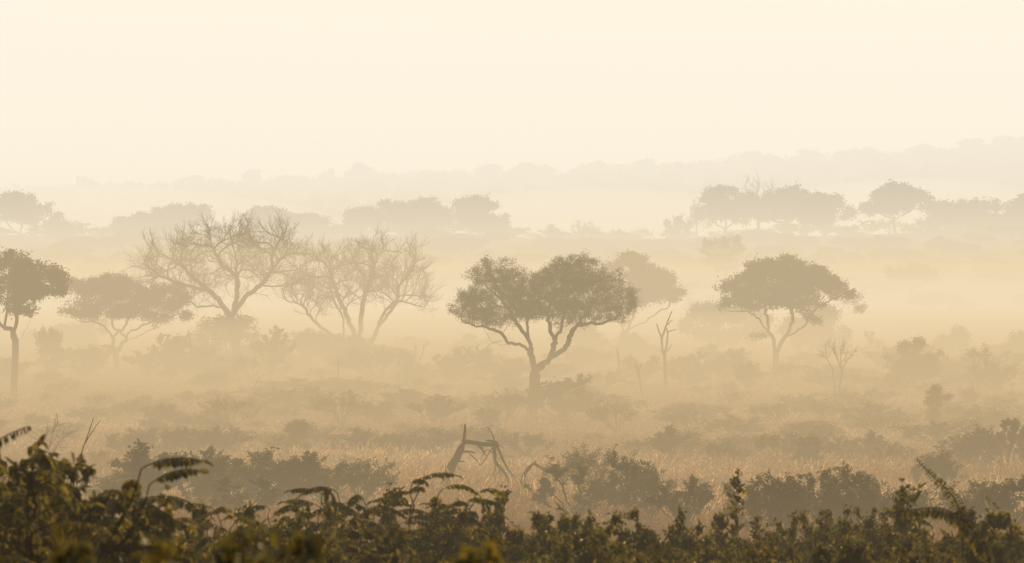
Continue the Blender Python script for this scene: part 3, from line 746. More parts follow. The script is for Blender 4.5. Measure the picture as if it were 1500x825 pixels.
def normalise(*meshes, q=99.3):
    """scale meshes together so that they stand 1 m tall and 1 m wide."""
    vs = []
    for me in meshes:
        v = np.empty(len(me.vertices) * 3, np.float32); me.vertices.foreach_get('co', v); vs.append(v.reshape(-1, 3))
    a = vs[-1]; rad = np.percentile(np.hypot(a[:, 0], a[:, 1]), q - 2.5); zt = np.percentile(a[:, 2], q)
    for me, v in zip(meshes, vs):
        v = v * np.array([0.5 / rad, 0.5 / rad, 1 / zt], np.float32); me.vertices.foreach_set('co', np.ascontiguousarray(v, np.float32).ravel()); me.update()
    return meshes


SHR = {}
for kind, seeds in (('leafy', (1, 2, 3, 4)), ('twiggy', (11, 12, 13)), ('round', (21, 22, 23)), ('spire', (31, 32)), ('wide', (41, 42, 43))):
    SHR[kind] = [shrub_proto(kind, s) for s in seeds]
JOINED = {k: [joined(*p) for p in v] for k, v in SHR.items()}
_count = [0]
KNAME = {'leafy': 'leafy_shrub', 'twiggy': 'feathery_shrub', 'round': 'round_bush', 'spire': 'upright_shrub', 'wide': 'spreading_shrub'}


def shrub(kind, px, top, hw, base=None, d=None, label=None, group=None, parts=None):
    """px: centre, top: photo row of its top, hw: half width in photo pixels, base: photo row where it meets the ground (or its depth d)."""
    i = _count[0]; _count[0] += 1
    rng = random.Random(i * 77 + 5)
    if d is None: d = depth_at(base)
    x = X(px, d); z = gz(x, d) - 0.03
    h = max(Z(top, d) - z, 0.25); w = (2.6 if (base or 0) < 735 else 3.3) * hw * K * d
    v = rng.randrange(len(SHR[kind]))
    parts = d < 175 if parts is None else parts
    nm = KNAME[kind]
    if parts:
        o = bpy.data.objects.new(nm, None); col.objects.link(o)
        link('stem', SHR[kind][v][0], o); link('foliage', SHR[kind][v][1], o)
    else:
        o = link(nm, JOINED[kind][v])
    o.location = (x, d, z); o.rotation_euler = (0, 0, rng.uniform(0, 6.28)); o.scale = (w, w * rng.uniform(0.85, 1.1), h)
    tag(o, label, 'shrub', group)
    return o


# --- shrubs one can point to
N_ = [
    # row beyond the thicket, at about 110 m
    ('leafy', 205, 652, 42, 748, 'tall leafy shrub with a pointed top at the end of the hazy shrub row'),
    ('leafy', 165, 690, 28, 745, 'low shrub leaning against the pointed top shrub'),
    ('leafy', 285, 664, 38, 745, 'open leafed shrub next after the pointed one in the hazy row'),
    ('leafy', 325, 660, 34, 742, 'shrub with a curled leafy shoot on top in the hazy row'),
    ('leafy', 380, 664, 38, 742, 'middle shrub of the hazy row, above the fan of grassy stems'),
    ('leafy', 428, 667, 34, 742, 'rounded shrub of the hazy row, past the grassy fan'),
    ('leafy', 478, 668, 38, 742, 'dense shrub of the hazy row above a hooked frond tip'),
    ('wide', 528, 674, 34, 740, 'last low shrub of the hazy row before the broken dead tree'),
    ('spire', 352, 700, 42, 765, 'fan of upright grassy stems in front of the hazy shrub row'),
    # by the dead wood
    ('spire', 842, 683, 38, 762, 'dark spiky shrub with small leaves beside the elbow shaped bough'),
    ('twiggy', 880, 656, 50, 742, 'feathery shrub with long arching sprays behind the dark spiky one'),
    ('leafy', 917, 668, 27, 760, 'shrub of drooping broad leaves beside the feathery arching one'),
    ('wide', 955, 688, 26, 765, 'small shrub past the broad leaved one, dotted with light'),
    # right hand middle distance
    ('leafy', 1000, 702, 32, 782, 'low hazy shrub near the spiked dark plant'),
    ('wide', 1112, 702, 34, 790, 'hazy leafy shrub close behind the spiked dark plant'),
    ('leafy', 1165, 696, 32, 790, 'hazy shrub with a layered leafy top, two past the spiked plant'),
    ('leafy', 1208, 702, 28, 788, 'hazy shrub with drooping layered leaves above the dense green bush'),
    ('leafy', 1240, 686, 28, 786, 'tallest hazy shrub with leaning pointed tip above the dense green bush'),
    ('wide', 1278, 705, 30, 786, 'low hazy shrub following the tallest pointed one'),
    ('wide', 1330, 716, 34, 786, 'low grey shrub beneath the small clump and dark round bush'),
    ('round', 1372, 661, 31, 722, 'dark round topped bush alone in the pale grass'),
    ('round', 1343, 681, 9, 716, 'tiny drooping bush close by the dark round topped one'),
    ('wide', 1420, 708, 36, 785, 'rounded hazy shrub behind the long arching frond'),
    ('leafy', 1482, 700, 36, 786, 'hazy shrub at the frame edge above the reddish grass'),
    ('leafy', 1412, 634, 30, 692, 'first low shrub of the bank behind the dark round bush'),
    ('leafy', 1446, 628, 28, 692, 'middle shrub of the bank behind the dark round bush'),
    ('spire', 1474, 615, 24, 694, 'shrub of the bank with a tall leafy spike'),
    ('leafy', 1502, 622, 30, 694, 'shrub ending the bank at the frame edge'),
    # open plain
    ('round', 1190, 638, 30, 684, 'dense dark bush alone in shimmering grass below the umbrella tree'),
    ('wide', 1140, 634, 34, 672, 'grey shrub beside the dense dark bush in shimmering grass'),
    ('wide', 1238, 642, 24, 674, 'small shrub just past the dense dark bush in shimmering grass'),
    ('leafy', 1275, 632, 26, 674, 'upright grey shrub in shimmering grass above the pointed hazy shrub'),
    ('leafy', 985, 626, 36, 676, 'grey leafy shrub on the plain right of the broken dead tree'),
    ('wide', 1048, 645, 30, 678, 'low rounded shrub on the plain next to the grey leafy one'),
    ('twiggy', 1010, 640, 26, 672, 'fine twigged shrub between two grey leafy ones on the plain'),
    ('wide', 190, 630, 36, 668, 'start of the long low hedge of shrubs on the open grass'),
    ('wide', 240, 628, 38, 668, 'second clump of the long low hedge on the open grass'),
    ('leafy', 288, 628, 34, 668, 'third clump of the long low hedge on the open grass'),
    ('leafy', 330, 626, 30, 668, 'bushy end of the long low hedge on the open grass'),
    ('round', 440, 616, 24, 660, 'soft round bush on the open grass past the long low hedge'),
    ('wide', 415, 640, 32, 664, 'flat shrub at the foot of the soft round bush'),
    ('wide', 525, 628, 36, 668, 'hazy shrub on the plain left of the broken dead tree'),
    ('wide', 585, 634, 34, 668, 'hazy shrub between the broken dead tree and its neighbour'),
    ('leafy', 640, 630, 36, 668, 'hazy shrub directly behind the broken dead trunk'),
    ('wide', 705, 624, 40, 664, 'hazy shrub behind the bent limb of the broken dead tree'),
    ('wide', 770, 634, 34, 668, 'hazy shrub behind the elbow shaped bough'),
    ('round', 238, 592, 32, 628, 'domed pale shrub on the plain above the long low hedge'),
    ('twiggy', 338, 580, 36, 630, 'feathery pale shrub on the plain below the large bare tree'),
    ('twiggy', 500, 572, 38, 625, 'feathery wide shrub on the plain below the bushy mound'),
    ('wide', 545, 588, 34, 622, 'low shrub between the feathery wide one and a leafy one'),
    ('leafy', 630, 580, 38, 625, 'leafy pale shrub on the plain left of the central trunk'),
    ('twiggy', 745, 570, 36, 622, 'feathery shrub touching the central trunk on its near side'),
    ('round', 712, 598, 22, 630, 'small round shrub just left of the central trunk base'),
    ('leafy', 828, 553, 46, 618, 'big leafy bush right behind the base of the central trunk'),
    ('twiggy', 902, 588, 34, 632, 'spiky domed bush right of the central trunk'),
    ('wide', 1130, 592, 36, 622, 'pale flat shrub on the plain below the umbrella tree'),
    ('twiggy', 1205, 585, 36, 622, 'pale arching shrub at the foot of the twin stemmed bare sapling'),
    ('wide', 1275, 590, 38, 625, 'pale spreading shrub between the bare sapling and the pole sapling'),
    ('wide', 1315, 605, 30, 632, 'low pale shrub at the foot of the pole sapling'),
    ('wide', 1440, 595, 40, 628, 'pale shrub past the pole sapling'),
    # foot of the trees
    ('round', 1095, 530, 22, 572, 'dark round bush left of the umbrella tree trunk'),
    ('twiggy', 1160, 530, 28, 565, 'drooping bush touching the umbrella tree trunk'),
    ('round', 70, 482, 21, 552, 'tall oval bush in mist next to the dark edge tree'),
    ('twiggy', 122, 506, 28, 552, 'thin twiggy bush in mist between the oval bush and the spreading tree'),
    ('leafy', 250, 490, 26, 552, 'ragged leafy bush under the crown of the spreading tree'),
    ('leafy', 215, 508, 26, 552, 'lower ragged bush beside the spreading tree trunk'),
    ('round', 336, 462, 38, 545, 'dense round bush around the foot of the large bare tree'),
    ('leafy', 395, 482, 26, 552, 'loose leafy bush right of the large bare tree foot'),
    ('leafy', 300, 506, 26, 552, 'low leafy bush left of the large bare tree foot'),
    ('round', 450, 484, 36, 540, 'first dome of the bushy mound under the second bare tree'),
    ('round', 505, 490, 44, 540, 'main dome of the bushy mound under the second bare tree'),
    ('round', 565, 506, 36, 545, 'sloping end of the bushy mound under the second bare tree'),
    ('leafy', 692, 508, 28, 560, 'leafy bush beside the crook shaped dead stem'),
    ('leafy', 655, 520, 26, 562, 'lower leafy bush between the sapling and the crook shaped stem'),
    ('leafy', 1010, 518, 30, 560, 'hazy bush right of the forked snag'),
    ('leafy', 945, 522, 26, 562, 'hazy bush left of the forked snag'),
    ('leafy', 1460, 530, 30, 575, 'hazy bush next to the tufted twin sapling'),
    ('leafy', 8, 525, 26, 562, 'hazy bush at the foot of the dark edge tree'),
]
for kind, px, top, hw, base, lab in N_:
    shrub(kind, px, top, hw, base, None, lab)

# --- shrubs nothing tells apart
rng0 = random.Random(4)
for row, (b0, b1, n, hgt, lab, grp) in enumerate([
    (646, 684, 42, (12, 34), 'small grey shrub scattered in shimmering grass of the near plain', 'scattered shrubs of the near plain'),
    (602, 646, 74, (12, 32), 'small faint shrub scattered over the middle plain', 'scattered shrubs of the middle plain'),
    (562, 604, 80, (10, 32), 'small pale shrub scattered before the line of trees', 'scattered shrubs before the trees'),
    (540, 564, 46, (16, 44), 'pale misty bush in the undergrowth below the line of trees', 'misty undergrowth bushes'),
]):
    for i in range(n):
        px = (i + 0.5) / n * 1560 - 30 + rng0.uniform(-16, 16); b = rng0.uniform(b0, b1); h = rng0.uniform(*hgt)
        if any(abs(px - tx) < w_ and b > y_ for tx, w_, y_ in ((1136, 34, 538), (20, 26, 538), (779, 34, 585), (975, 18, 538), (172, 24, 538), (909, 16, 538), (657, 60, 660), (780, 40, 660))): continue
        shrub(rng0.choice(['leafy', 'wide', 'wide', 'twiggy', 'round']), px, b - h, h * rng0.uniform(0.75, 1.35), b, None, lab, grp)

# ridge undergrowth and slope trees
proto_far = []
for s in range(4):
    rg = np.random.default_rng(900 + s)
    lob = [(rg.uniform(-0.28, 0.28), rg.uniform(-0.2, 0.2), rg.uniform(0.5, 0.78), rg.uniform(0.2, 0.34), rg.uniform(0.2, 0.34), rg.uniform(0.13, 0.22)) for _ in range(7)]
    sk = Skeleton(); sk.polyline([(0, 0, 0), (0.01, 0, 0.2), (0, 0, 0.34)], 0.06, rg)
    sk.colonize(sample_lobes(lob, 260, rg), 0.06, 0.08, rg)
    r, _c = sk.radii(0.004, 0.03)
    w = sk.mesh('far_tree_trunk', M['bark'], r, 4)
    V, F = crown_leaves(sk, 3, rg, 2600, 0.085, 0.05, 0.035)
    f = mesh_np('far_tree_crown', V, F, [M['crown']], tint=np.clip(rg.normal(0.45, 0.22, 2600), 0, 1))
    m = joined(w, f); m.materials[0] = M['bark']; m.materials[1] = M['crown']
    proto_far.append(m)


def far_tree(name, px, d, hpx, wpx, label, group=None, i=0, cat='tree'):
    x = X(px, d); o = link(name, proto_far[i % 4]); h = hpx * K * d; w = wpx * K * d
    o.location = (x, d, gz(x, d) - 0.1); o.scale = (w, w, h); o.rotation_euler = (0, 0, (i * 2.399) % 6.283)
    tag(o, label, cat, group); return o


def near_bush(px, d, hpx, hwpx, label, group, kind, i):
    x = X(px, d); v = JOINED[kind][i % len(JOINED[kind])]; o = link(KNAME[kind], v)
    h = hpx * K * d; w = 2 * hwpx * K * d
    o.location = (x, d, gz(x, d) - 0.2); o.scale = (w, w, h); o.rotation_euler = (0, 0, (i * 2.399) % 6.283)
    tag(o, label, 'shrub', group)


for i in range(70):                                      # undergrowth along the ridge top
    px = i / 70 * 1600 - 45 + rng0.uniform(-12, 12); d = rng0.uniform(1000, 1130)
    near_bush(px, d, rng0.uniform(8, 15) if px < 500 else rng0.uniform(10, 25), rng0.uniform(12, 30), 'hazy bush of the undergrowth along the wooded ridge top', 'ridge top undergrowth', rng0.choice(['round', 'leafy', 'wide', 'twiggy', 'leafy', 'spire']), i)
for i in range(150):                                     # trees on the misty slope below the ridge
    px = (i * 0.618034 % 1.0) * 1600 - 50; d = rng0.uniform(820, 1000) if i % 4 else rng0.uniform(660, 820)
    far_tree('slope_tree', px, d, rng0.uniform(20, 40), rng0.uniform(40, 95), 'dim tree in thick mist on the slope below the ridge', 'misty slope trees', i)
for i, (px, d, h, hw, kd, lab) in enumerate([
    (95, 1040, 34, 46, 'round', 'hazy bushy mound beside the round tree on the ridge knoll'), (150, 1030, 26, 40, 'twiggy', 'hazy sloping end of the ridge knoll mound'),
    (805, 1060, 30, 26, 'leafy', 'hazy bush at the start of the low saddle in the ridge'), (858, 1050, 44, 26, 'twiggy', 'tall twiggy bush in the low saddle of the ridge'),
    (915, 1050, 30, 28, 'leafy', 'hazy bush at the far side of the low saddle'), (990, 1060, 40, 24, 'leafy', 'leafy bush leading up to the ridge clump'),
    (1020, 1065, 60, 14, 'twiggy', 'spiky bush against the end of the ridge clump'), (735, 1060, 30, 18, 'round', 'small dark bush below the irregular ridge tree'), (1247, 1060, 20, 20, 'leafy', 'small bush in the gap before the lone umbrella shaped ridge tree')]):
    near_bush(px, d, h, hw, lab, None, kd, i)

# far skyline
SKY = [(130, 34, 34, 'flat topped tree alone on the far skyline, above the low hill start'), (285, 32, 62, 'broad tree on the far skyline above the layered ridge tree'), (370, 36, 30, 'thin tree on the far skyline above the smooth domed tree'),
       (430, 28, 48, 'rounded tree on the far skyline past the thin one'), (478, 32, 26, 'small open tree on the far skyline beside the tallest dome'), (527, 42, 46, 'tallest dome on the middle of the far skyline'),
       (640, 26, 60, 'long flat tree on the far skyline above the irregular ridge tree'), (715, 34, 42, 'domed tree on the far skyline past the irregular ridge tree'), (785, 30, 70, 'long flat crown on the far skyline above the low saddle'),
       (875, 32, 50, 'flat crown on the far skyline just past the saddle'), (945, 32, 40, 'compact crown on the far skyline before the ridge clump'), (1000, 26, 50, 'low crown on the far skyline left of the ridge clump'),
       (1092, 34, 60, 'broad crown on the far skyline above the ridge clump'), (1130, 30, 40, 'crown on the far skyline beside the leafless fan'), (1185, 32, 50, 'layered crown on the far skyline above the domed ridge tree'), (1245, 32, 56, 'dense crown on the far skyline above the ridge gap'), (1275, 30, 30, 'small peak of a tree on the far skyline by the ridge gap'),
       (1352, 32, 60, 'long crown on the far skyline past the lone umbrella tree'), (1425, 34, 56, 'high arched crown on the far skyline'), (1480, 36, 60, 'highest crown at the end of the far skyline')]
for i, (px, h, w, lab) in enumerate(SKY):
    far_tree('skyline_tree', px, 2440 + (i * 37) % 90, h * 1.2, w * 1.05, lab, None, i)

# wooded far hillside: one mass nobody could count
def far_wood():
    rng = np.random.default_rng(5)
    n = 900; vs, fs, ts, off = [], [], [], 0
    base = []
    for me in proto_far:
        k = len(me.vertices); v = np.empty(k * 3, np.float32); me.vertices.foreach_get('co', v); v = v.reshape(-1, 3)
        base.append(v)
    dens = 260
    for i in range(n):
        d = rng.uniform(1700, 2600) if i > 330 else rng.uniform(2380, 2520); px = rng.uniform(-60, 1560)
        x = X(px, d); h = rng.uniform(5, 10.5); w = rng.uniform(7, 15)
        c = np.array([x, d, gz(x, d)])
        m = dens
        u = unit(rng.normal(0, 1, (m, 3))) * (rng.uniform(0.6, 1.0, m)[:, None])
        lump = 1 + 0.25 * np.sin(u[:, 0] * 5 + i) * np.sin(u[:, 1] * 4 + 2 * i)
        p = c + u * lump[:, None] * np.array([w / 2, w / 2, h * 0.36]) + np.array([0, 0, h * 0.6])
        low = rng.random(m) < 0.35
        p[low, 2] = c[2] + rng.uniform(0, 0.55, low.sum()) * h
        dirs = rng.normal(0, 1, (m, 3))
        V, F = diamonds(p, dirs, rng.uniform(0.9, 1.7, m), rng.uniform(0.7, 1.2, m), rng)
        vs.append(V); fs.append(F + off); off += len(V); ts.append(np.clip(rng.normal(0.4, 0.2, m), 0, 1))
    o = link('far_forest', mesh_np('far_forest', np.vstack(vs), np.vstack(fs), [M['crown']], tint=np.concatenate(ts)))
    tag(o, 'pale continuous forest covering the farthest hillside under the sky', 'forest', kind='stuff')


far_wood()

# ------------------------------------------------------------------ the near thicket
def frond(rng, base, dirv, length, pairs, ll, lw, droop=0.9):
    """a pinnate leaf: rachis points, leaflets (points, directions, lengths, widths)."""
    n = pairs + 4; d = np.array(dirv, float); d /= np.linalg.norm(d)
    P = [np.array(base, float)]; hd = np.array([d[0], d[1], 0]); 
    for i in range(n):
        t = i / n
        v = d * 1.0 + np.array([0, 0, -1.0]) * droop * t * 1.6
        v /= np.linalg.norm(v); P.append(P[-1] + v * length / n)
    P = np.array(P); pt, dr, L, W = [], [], [], []
    for i in range(3, n + 1):
        a = P[i] - P[i - 1]; a /= np.linalg.norm(a)
        s = np.cross(a, (0, 0, 1)); s /= np.linalg.norm(s) + 1e-9
        f = math.sin(math.pi * (0.15 + 0.8 * (i - 3) / max(n - 3, 1))) ** 0.6
        for sg in (-1, 1):
            pt.append(P[i]); dr.append(s * sg * 0.8 + a * 0.35 + np.array([0, 0, -0.75]) + rng.normal(0, 0.12, 3)); L.append(ll * f * rng.uniform(0.85, 1.1)); W.append(lw * f)
    pt.append(P[-1]); dr.append(P[-1] - P[-2]); L.append(ll); W.append(lw)
    return P, pt, dr, L, W


def thicket_proto(kind, seed):
    """near plants in metres, about 1 m tall."""
    rng = np.random.default_rng(seed); sk = Skeleton(); sk.add((0, 0, 0), -1)
    pt, dr, L, W = [], [], [], []
    if kind == 'frond':
        for i in range(22):
            az = rng.uniform(0, 6.283); rr = rng.uniform(0.05, 0.42); h = rng.uniform(0.45, 0.98) * (1 - 0.35 * rr)
            x, y = rr * math.cos(az), rr * math.sin(az)
            sk.polyline([(0, 0, 0), (x * 0.5, y * 0.5, h * 0.5), (x, y, h)], 0.08, rng, 0.3)
            for j in range(11):
                f = 1 - j * 0.07; b = np.array([x * f, y * f, h * f])
                a2 = az + j * 2.4 + rng.normal(0, 0.4)
                ln = rng.uniform(0.11, 0.21)
                P, p_, d_, l_, w_ = frond(rng, b, (math.cos(a2), math.sin(a2), rng.uniform(0.2, 1.1)), ln, 9, 0.039, 0.016, rng.uniform(0.5, 1.1))
                pt += p_; dr += d_; L += l_; W += w_
                arr = np.array(sk.p); last = int(((arr - P[0]) ** 2).sum(1).argmin())
                for q in P[1:]: last = sk.add(q, last)
    elif kind == 'spike':
        for i in range(11):
            az = rng.uniform(0, 6.283); rr = rng.uniform(0.0, 0.28); h = rng.uniform(0.45, 0.8) * (1 - 0.6 * rr) if i else 1.0
            x, y = rr * math.cos(az), rr * math.sin(az)
            pl = [(0, 0, 0), (x * 0.7, y * 0.7, h * 0.4), (x, y, h)]
            sk.polyline(pl, 0.05, rng, 0.2)
            for j in range(150):
                t = rng.uniform(0.3, 1.0); b = np.array([x * min(1, t * 1.3), y * min(1, t * 1.3), h * t]) + rng.normal(0, 0.014, 3)
                a2 = rng.uniform(0, 6.283); pt.append(b); dr.append(np.array([math.cos(a2) * 0.7, math.sin(a2) * 0.7, 1.0])); L.append(rng.uniform(0.04, 0.075) * (1.25 - 0.55 * t)); W.append(0.024)
    else:                                                     # oval leaves on a branching bush with arching shoots
        big = kind == 'oval'
        for i in range(17 if big else 22):
            az = rng.uniform(0, 6.283); t = math.sqrt(rng.random()); h = rng.uniform(0.55, 0.95) * (1 - 0.3 * t * t); rr = 0.42 * t
            x, y = rr * math.cos(az), rr * math.sin(az); o = rng.uniform(0.08, 0.24)
            sk.polyline([(0, 0, 0), (x * 0.5, y * 0.5, h * 0.55), (x * 0.9, y * 0.9, h * 0.95), (x + o * math.cos(az) * 0.6, y + o * math.sin(az) * 0.6, h * 1.0), (x + o * math.cos(az), y + o * math.sin(az), h * rng.uniform(0.84, 0.97))], 0.05, rng, 0.5)
        sk.twigs(rng, 0.13, 0.045, 2, up=0.1, levels=2)
        P = np.array(sk.p); par = np.array(sk.par)
        ok = np.where((P[:, 2] > 0.12) & (par >= 0))[0]; wt = rng.gamma(1.2, 1, len(ok)) * (0.35 + P[ok, 2])
        c = rng.choice(ok, 8500 if big else 14000, p=wt / wt.sum())
        ax = unit(P[c] - P[par[c]]) * 0.4 + rng.normal(0, 0.6, (len(c), 3)); ax[:, 2] -= 0.6
        pt = list(P[c] + rng.normal(0, 0.018, (len(c), 3))); dr = list(ax)
        L = list(rng.uniform(0.03, 0.07, len(c)) * (1.08 if big else 0.7)); W = list(rng.uniform(0.018, 0.038, len(c)) * (1.05 if big else 0.66))
    r, _ = sk.radii(0.0018, 0.016)
    wood = sk.mesh('plant_stem', M['stem'], r, 5, flare=0)
    n = len(pt)
    V, F = leaves2(np.array(pt), np.array(dr), np.array(L), np.array(W), rng, fold=0.2, curl=0.22)
    cl = np.array(pt); wave = 0.12 * np.sin(cl[:, 0] * 9 + seed) + 0.1 * np.sin(cl[:, 2] * 11 + cl[:, 1] * 7)
    tn = np.clip(rng.normal(0.42, 0.18, n) + wave + (rng.random(n) < 0.025) * 0.5, 0, 1)
    fol = mesh_np('plant_foliage', V, F, [M['near']], tint=np.repeat(tn, 2))
    return normalise(wood, fol, q=99.6)


NEAR = {'frond': [thicket_proto('frond', s) for s in (1, 2, 3)], 'oval': [thicket_proto('oval', s) for s in (4, 5, 6)], 'small': [thicket_proto('small', s) for s in (7, 8)], 'spike': [thicket_proto('spike', 9)]}
NNAME = {'frond': 'fern_leaved_shrub', 'oval': 'broad_leaved_shrub', 'small': 'small_leaved_shrub', 'spike': 'spiked_shrub'}
_nc = [0]


def near_plant(kind, px, top, hw, d, label, group=None):
    i = _nc[0]; _nc[0] += 1; rng = random.Random(i * 31 + 2)
    x = X(px, d); z = gz(x, d) - 0.03; h = max(Z(top + (14 if kind == 'spike' or top < 700 else 26), d) - z, 0.2); w = 2 * hw * K * d
    w = max(w * 1.15, h * (1.15 if kind != 'spike' else 0.6))
    wood, fol = NEAR[kind][rng.randrange(len(NEAR[kind]))]
    o = bpy.data.objects.new(NNAME[kind], None); col.objects.link(o)
    link('stem', wood, o); link('foliage', fol, o)
    sc = (w + h) / 2 if kind == 'frond' else w
    o.location = (x, d, z); o.scale = (w, w, h); o.rotation_euler = (0, 0, rng.uniform(0, 6.28))
    tag(o, label, 'shrub', group)
    return o


for a_ in [
    ('frond', 30, 650, 95, 27, 'tall dark fern leaved shrub filling the near corner below a hanging leafy spray'),
    ('oval', 95, 676, 70, 29, 'dark leafy shrub with drooping tips next to the tall corner one'),
    ('oval', 150, 722, 66, 31, 'lower broad leaved shrub sloping away from the near corner'),
    ('frond', 250, 728, 70, 34, 'fern leaved shrub with one long arching comb like frond'),
    ('small', 300, 746, 60, 33, 'small leaved bush under the arching comb like frond'),
    ('oval', 398, 722, 62, 36, 'broad leaved shrub with a rounded dark top before the grassy fan'),
    ('frond', 432, 715, 40, 38, 'fern leaved shrub with a hooked frond tip against reddish grass'),
    ('frond', 488, 718, 34, 38, 'fern leaved shrub with two fronds hanging like a shepherd crook'),
    ('frond', 565, 686, 50, 39, 'upright fern leaved shrub with starry top below the hazy row'),
    ('oval', 12, 664, 66, 30, 'fuller broad leaved shrub at the frame edge behind the tall fern leaves'),
    ('oval', 60, 712, 60, 30, 'broad leaved bush packed beneath the tall corner fern leaves'),
    ('small', 195, 742, 60, 36, 'small leaved bush under the sideways arching frond'),
    ('oval', 345, 752, 55, 36, 'broad leaved bush just left of the rounded dark topped shrub'),
    ('oval', 525, 752, 50, 36, 'broad leaved bush at the foot of the starry topped shrub'),
    ('oval', 620, 706, 50, 44, 'open leafed shrub with yellow leaves left of the broken dead tree'),
    ('oval', 690, 732, 75, 40, 'dense rounded dark bush with arched top below the broken dead tree'),
    ('oval', 770, 712, 70, 42, 'broad leaved bush with yellow leaves below the elbow shaped bough'),
    ('oval', 835, 742, 60, 40, 'broad leaved bush dotted yellow below the dark spiky shrub'),
    ('oval', 880, 734, 44, 38, 'dark broad leaved bush with a domed clump below the arching shrub'),
    ('oval', 955, 728, 60, 42, 'broad leaved bush with layered top left of the spiked plant'),
    ('spike', 1060, 686, 62, 46, 'dark spiked plant with one tall pointed shoot above the thicket'),
    ('small', 1190, 728, 85, 44, 'dense small leaved green bush right of the spiked plant'),
    ('small', 1260, 722, 75, 46, 'dense small leaved green bush with ragged crest under the pointed hazy shrub'),
    ('frond', 1310, 735, 50, 42, 'fern leaved shrub with curved tips beside the dense green bushes'),
    ('oval', 1388, 704, 34, 40, 'tall broad leaved shoot plant above the long arching frond'),
    ('oval', 1480, 775, 45, 36, 'low broad leaved clump at the corner of the reddish grass'),
    ('small', 1110, 770, 60, 44, 'low small leaved bush in front of the spiked plant'),
    ('oval', 1020, 765, 60, 40, 'low broad leaved bush left of the spiked plant foot'),
]:
    near_plant(*a_)
rg = random.Random(8)
for i in range(60):                                       # the lowest, closest layer of the thicket
    px = (i + 0.5) / 60 * 2040 - 270 + rg.uniform(-18, 18)
    if 1405 < px < 1500: continue
    left = px < 640
    d = rg.uniform(30, 40); top = rg.uniform(764, 796) + (0 if i % 2 else 12)
    near_plant('frond' if left and rg.random() < 0.25 else ('small' if rg.random() < 0.3 else 'oval'), px, top, rg.uniform(45, 80), d, 'low leafy plant in the unbroken dark thicket along the bottom', 'plants of the bottom thicket')
near_plant('small', 265, 785, 44, 13, 'very close blurred green bush at the bottom below the arching comb like frond')
near_plant('small', 175, 805, 40, 13, 'very close blurred green tuft at the bottom beside the blurred bush')


def big_frond(label, pts_px, d, ll, lw, seed, side=0.25, hang=0.85):
    """a single long arching compound leaf on its own stem, drawn along photo points."""
    rng = np.random.default_rng(seed); px, py = pts_px[-1]; bx = X(px, d)
    sk = Skeleton(); s = K * d
    q = [np.array([(a[0] - px) * s, 0.04 * j, Z(a[1], d)]) for j, a in enumerate(pts_px[::-1])]
    z0 = gz(bx, d); q = [np.array([q[0][0] + 0.02, 0, z0])] + q
    q = [v - np.array([0, 0, z0]) for v in q]
    sk.polyline(q, 0.022, rng, 0.15, attach=False)
    P = np.array(sk.p); n = len(P); r = np.linspace(0.010, 0.003, n)
    root = bpy.data.objects.new('arching_frond', None); col.objects.link(root); root.location = (bx, d, z0)
    link('stem', sk.mesh('frond_stem', M['stem'], r, 6, flare=0), root)
    L0 = np.linalg.norm(q[1] - q[0]); st = int(n * 0.28)
    pt, dr, L, W = [], [], [], []
    for i in range(st, n):
        a = unit(P[i] - P[i - 1]); sd = unit(np.cross(a, (0.15, 1, 0.2)))
        f = math.sin(math.pi * (0.12 + 0.8 * (i - st) / (n - st))) ** 0.7
        for sg in (-1, 1):
            pt.append(P[i]); dr.append(sd * sg * side + np.array([0, sg * 0.7, -hang]) + a * 0.3 + rng.normal(0, 0.1, 3)); L.append(ll * f); W.append(lw * f)
    V, F = leaves2(np.array(pt), np.array(dr), np.array(L), np.array(W), rng, 0.15, 0.15)
    link('foliage', mesh_np('frond_leaflets', V, F, [M['near']], tint=np.repeat(np.clip(rng.normal(0.4, 0.12, len(pt)), 0, 1), 2)), root)
    tag(root, label, 'frond')


big_frond('long dark comb like frond arching down to the bottom edge beside reddish grass', [(1318, 752), (1345, 748), (1380, 746), (1412, 762), (1435, 792), (1450, 825)], 30, 0.115, 0.036, 2)
big_frond('dark leafy shoot leaning up over the pale grass towards the dark round bush', [(1346, 674), (1360, 690), (1375, 705), (1392, 722), (1405, 745), (1410, 780)], 36, 0.075, 0.032, 3, 0.9, 0.2)
big_frond('dark comb like frond arching sideways above reddish grass before the hazy row', [(180, 748), (205, 733), (235, 728), (262, 731), (285, 745), (298, 780)], 34, 0.09, 0.03, 4)
big_frond('dark frond tip drooping in from the side high above the near corner', [(38, 626), (20, 633), (5, 640), (-15, 655), (-30, 690), (-40, 740)], 26, 0.085, 0.03, 5)
big_frond('frond hanging like a shepherd crook against reddish grass', [(489, 768), (491, 745), (487, 727), (476, 719), (480, 740), (490, 800)], 37, 0.09, 0.026, 6)
make_dead('bare_branch', 'thick dark slanting branch in the near corner thicket', 'branch', -70, 1100, 27, [([(-70, 1100), (-40, 900), (-8, 775), (20, 745), (40, 727), (57, 720)], 9, 6, 'trunk', (0, 0.1))], mat='stem')

# ------------------------------------------------------------------ haze: layers of dusty morning mist over the plain, each with its own emitted glow
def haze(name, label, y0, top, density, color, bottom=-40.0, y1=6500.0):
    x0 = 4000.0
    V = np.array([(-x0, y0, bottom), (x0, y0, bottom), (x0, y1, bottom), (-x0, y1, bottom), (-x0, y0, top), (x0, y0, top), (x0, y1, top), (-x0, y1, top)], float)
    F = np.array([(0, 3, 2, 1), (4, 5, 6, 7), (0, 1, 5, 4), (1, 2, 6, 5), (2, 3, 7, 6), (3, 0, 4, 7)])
    o = link(name, mesh_np(name, V, F, [glow_haze_mat(name + '_air', density, color)]))
    tag(o, label, 'haze', kind='stuff')


